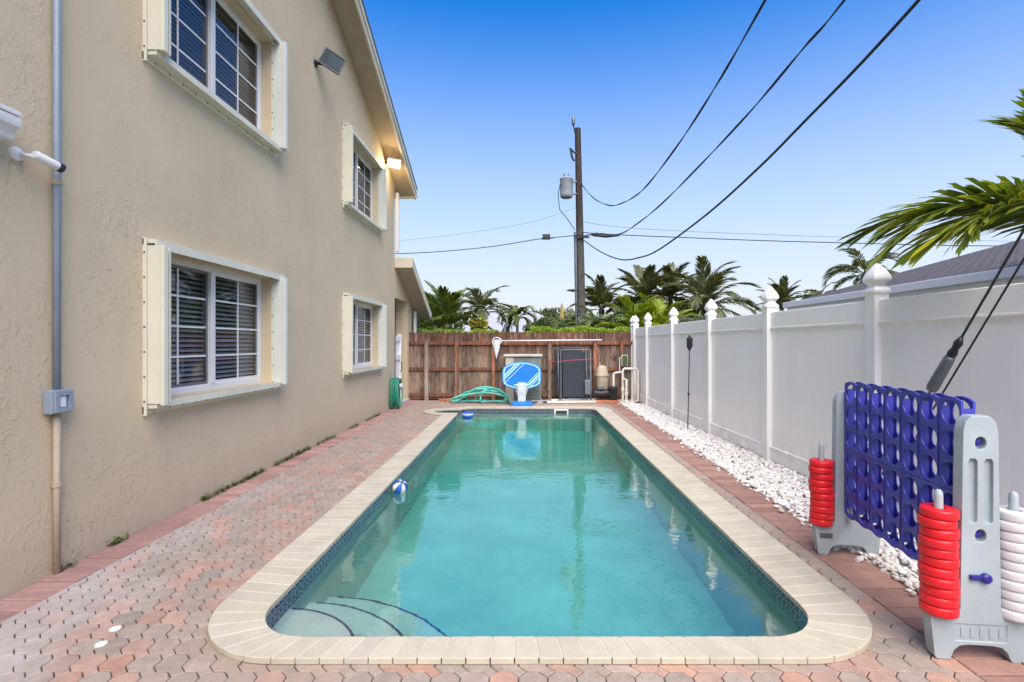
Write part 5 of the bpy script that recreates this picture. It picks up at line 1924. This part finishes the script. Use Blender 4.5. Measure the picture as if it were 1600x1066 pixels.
palm(5.45, 23.0, 3.2, 1.9, "tall dark palm left in the cluster of three", "leaf_dark", 20, .95, 18, (10, 90), .15, 46, .55, .052, .6, .03, group=GP)
palm(6.9, 24.0, 3.4, 2.0, "tall dark palm in the middle of the cluster of three", "leaf_dark", 20, .95, 19, (10, 90), .15, 46, .55, .052, .6, .03, group=GP)
palm(7.9, 22.0, 2.9, 2.3, "wide spreading dark palm right in the cluster of three", "leaf_dark", 22, 1.15, 20, (0, 90), .16, 48, .6, .052, .7, .05, group=GP)
palm(12.3, 24.0, 3.2, 1.25, "small spiky palm beside the pointed fence cap", "leaf_dark", 18, .7, 21, (15, 88), .12, 40, .4, .045, .4, .03, group=GP)
palm(14.0, 20.6, 4.15, 1.85, "dark palm behind the neighbouring roof with wide drooping fronds", "leaf_dark", 14, 1.6, 22, (5, 65), .14, 44, .45, .045, .8, .02, group=GP)
palm(17.0, 29.0, 3.8, 1.3, "tiny far palm at the low end of the neighbouring roof", "leaf_dark", 14, 1.5, 23, (5, 75), .12, 22, .36, .07, .7, .02, group=GP)

# near palm leaning over the vinyl fence from the right
np_ = thing("palm_tree", (4.55, 3.75, 0), "near palm with long green fronds hanging over the white fence at right", "palm tree", GP)
MB().tube([(4.55, 3.75, 0), (4.52, 3.75, 1.2), (4.5, 3.75, 2.5)], [.13, .11, .09], 12).build("trunk", "palm_trunk", np_, smooth=True)
nm = [frond_mesh("frond", L_, 50, .56, .036, dr, "leaf_near", 50 + q, 46, 8, .30, base=.14, yel=.14) for q, (L_, dr) in enumerate(((1.95, 1.0), (1.7, .95), (1.85, .9), (1.15, .6)))]
for (m_, azm, el, rl, dz) in ((0, 181, 21, 10, 0), (1, 191, 19, -12, .0), (2, 174, 22, 20, .0), (1, 183, 16, 35, .0), (3, 186, 60, 30, .05), (3, 200, 52, -40, .0), (0, 120, 35, 0, 0), (2, 60, 40, 0, 0), (1, 20, 30, 0, 0), (0, 300, 45, 0, 0), (2, 262, 30, 5, 0), (3, 90, 75, 0, .1)):
    piece("frond", nm[m_], np_, Matrix.Translation((-.05, 0, 2.30 + dz)) @ Matrix.Rotation(R(azm), 4, 'Z') @ Matrix.Rotation(-R(el), 4, 'Y') @ Matrix.Rotation(R(rl), 4, 'X'))


def bush(name, label, cat, c0, rad, n, ls, mat, seed, stem=True, kind=None, flat=False):
    rng = random.Random(seed)
    t_ = thing(name, (c0[0], c0[1], 0), label, cat)
    b = MB()
    cl = []
    for q in range(max(6, int(n / 220))):
        a, u = rng.uniform(0, 6.28), rng.uniform(-.7, 1)
        r_ = rng.uniform(.3, .85)
        cl.append((Vector((math.cos(a) * r_ * rad[0], math.sin(a) * r_ * rad[1], u * rad[2] * .75)), rng.uniform(.25, .45), rng.uniform(.65, 1.3)))
    for q in range(n):
        cc_, rr2, kk = rng.choice(cl)
        v_ = Vector((rng.gauss(0, 1), rng.gauss(0, 1), rng.gauss(0, 1))).normalized() * rr2 * rng.uniform(.5, 1.05)
        p = Vector(c0) + cc_ + Vector((v_.x * rad[0], v_.y * rad[1], v_.z * rad[2]))
        d = Vector((rng.gauss(0, 1), rng.gauss(0, 1), rng.gauss(.3, 1))).normalized()
        s_ = d.orthogonal().normalized() * ls * .42
        L = ls * rng.uniform(.7, 1.3)
        k = kk * rng.uniform(.65, 1.35)
        b.add([p, p + d * L * .5 + s_, p + d * L, p + d * L * .5 - s_], [(0, 1, 2, 3)], (k, k, k * rng.uniform(.8, 1.1)))
    b.build("crown", mat, t_)
    tr_ = MB()
    for q in range(5):
        a = rng.uniform(0, 6.28)
        tr_.tube([(c0[0], c0[1], 0), (c0[0] + .1 * math.cos(a), c0[1] + .1 * math.sin(a), c0[2] * .5), (c0[0] + rad[0] * .5 * math.cos(a), c0[1] + rad[1] * .5 * math.sin(a), c0[2])], [.04, .03, .012], 6)
    tr_.build("trunk", "palm_trunk", t_)
    return t_


# clipped hedge right behind the wooden fence
hd = MB()
rng = random.Random(77)
for q in range(9000):
    x_ = rng.uniform(-1.6, 2.9)
    if rng.random() < .25:
        x_ = rng.uniform(-3.2, 3.2)
    zt = (1.86 if x_ > .15 else (1.74 if x_ > -1.1 else 1.80)) + .03 * math.sin(x_ * 5) + .02 * math.sin(x_ * 13)
    p = Vector((x_, rng.uniform(13.3, 13.9), zt - abs(rng.gauss(0, .12))))
    d = Vector((rng.gauss(0, .7), rng.gauss(0, .7), rng.gauss(.8, .5))).normalized()
    s_ = d.orthogonal().normalized() * .018
    L = rng.uniform(.03, .065)
    k = rng.uniform(.7, 1.7)
    hd.add([p, p + d * L * .5 + s_, p + d * L, p + d * L * .5 - s_], [(0, 1, 2, 3)], (k, k, k * .7))
hg = thing("clipped_hedge", (0, 13.6, 0), "bright yellow green hedge top showing along the wooden fence", "hedge")
hd.build("foliage", "leaf_lime", hg)
MB().box(-3.2, 3.2, 13.4, 13.8, -.05, 1.6).build("hedge_core", "leaf_dark", hg)

bush("yellow_shrub", "yellow orange leafed shrub left of the pale roof", "shrub", (-1.62, 16.2, 1.65), (.38, .4, .62), 1800, .11, "leaf_yellow", 3)
bush("broadleaf_tree", "green leafy tree beside the lower eave behind the bushy palm", "tree", (-4.0, 20.5, 2.3), (1.2, 1.0, 1.2), 5200, .13, "leaf_mid", 4)
bush("broadleaf_tree", "round dark tree in the distance left of the orange spike", "tree", (2.0, 47, 3.2), (2.2, 1.6, 1.5), 5200, .25, "leaf_dark", 5)
bush("broadleaf_tree", "low dark tree in the distance directly behind the pole foot", "tree", (3.6, 32, 2.0), (2.0, 1.4, 1.4), 5200, .2, "leaf_dark", 6)
bush("garden_shrub", "pale green feathery shrub between pale roof and pole", "shrub", (.75, 16.5, 1.72), (.75, .5, .55), 3600, .10, "leaf_bluish", 8)
bush("garden_shrub", "dense dark shrub below the cluster of three palms", "shrub", (6.0, 19.5, 1.4), (2.9, .9, 1.2), 7000, .15, "leaf_dark", 9)
bush("garden_shrub", "green shrub at the far fence corner below the lime palms", "shrub", (4.0, 17.2, 1.5), (1.2, .6, .8), 4000, .12, "leaf_mid", 10)
bush("garden_shrub", "dark shrub over the fence left end beside the house wall", "shrub", (-3.0, 15.2, 1.45), (.9, .4, .6), 3200, .10, "leaf_mid", 14)
bush("garden_shrub", "loose green shrub between the pole foot and the lime palms", "shrub", (2.9, 18.5, 1.7), (1.0, .6, .75), 3600, .12, "leaf_bluish", 33)
bush("broadleaf_tree", "hazy green tree far behind the dark palm cluster", "tree", (9.2, 34, 2.9), (3.2, 1.5, 1.7), 5600, .24, "leaf_mid", 34)
ts = thing("flower_spike", (1.58, 22, 0), "orange flower spike standing above the shrubs left of the pole", "flower")
MB().tube([(1.58, 22, 0), (1.58, 22, 2.2)], .03, 6).build("stem", "palm_trunk", ts)
MB().lathe([(.04, 2.2), (.09, 2.35), (.10, 2.6), (.07, 2.9), (.04, 3.15), (0, 3.25)], 9, M=Matrix.Translation((1.58, 22, 0))).build("blossom", "spike_orange", ts)
# belt of trees closing the far horizon
fb = MB()
rng = random.Random(90)
for q in range(9000):
    a = rng.uniform(R(20), R(160))
    d_ = rng.uniform(60, 75)
    p = Vector((math.cos(a) * d_, math.sin(a) * d_, abs(rng.gauss(0, 1)) * 1.3 + .2 + .8 * math.sin(a * 19) ** 2))
    d = Vector((rng.gauss(0, 1), rng.gauss(0, 1), rng.gauss(.3, 1))).normalized()
    s_ = d.orthogonal().normalized() * .28
    k = rng.uniform(.6, 1.3)
    fb.add([p, p + d * .35 + s_, p + d * .8, p + d * .35 - s_], [(0, 1, 2, 3)], (k, k, k))
tag(fb.build("distant_trees", "leaf_dark"), "low dark belt of trees on the far horizon", "trees", kind="stuff")
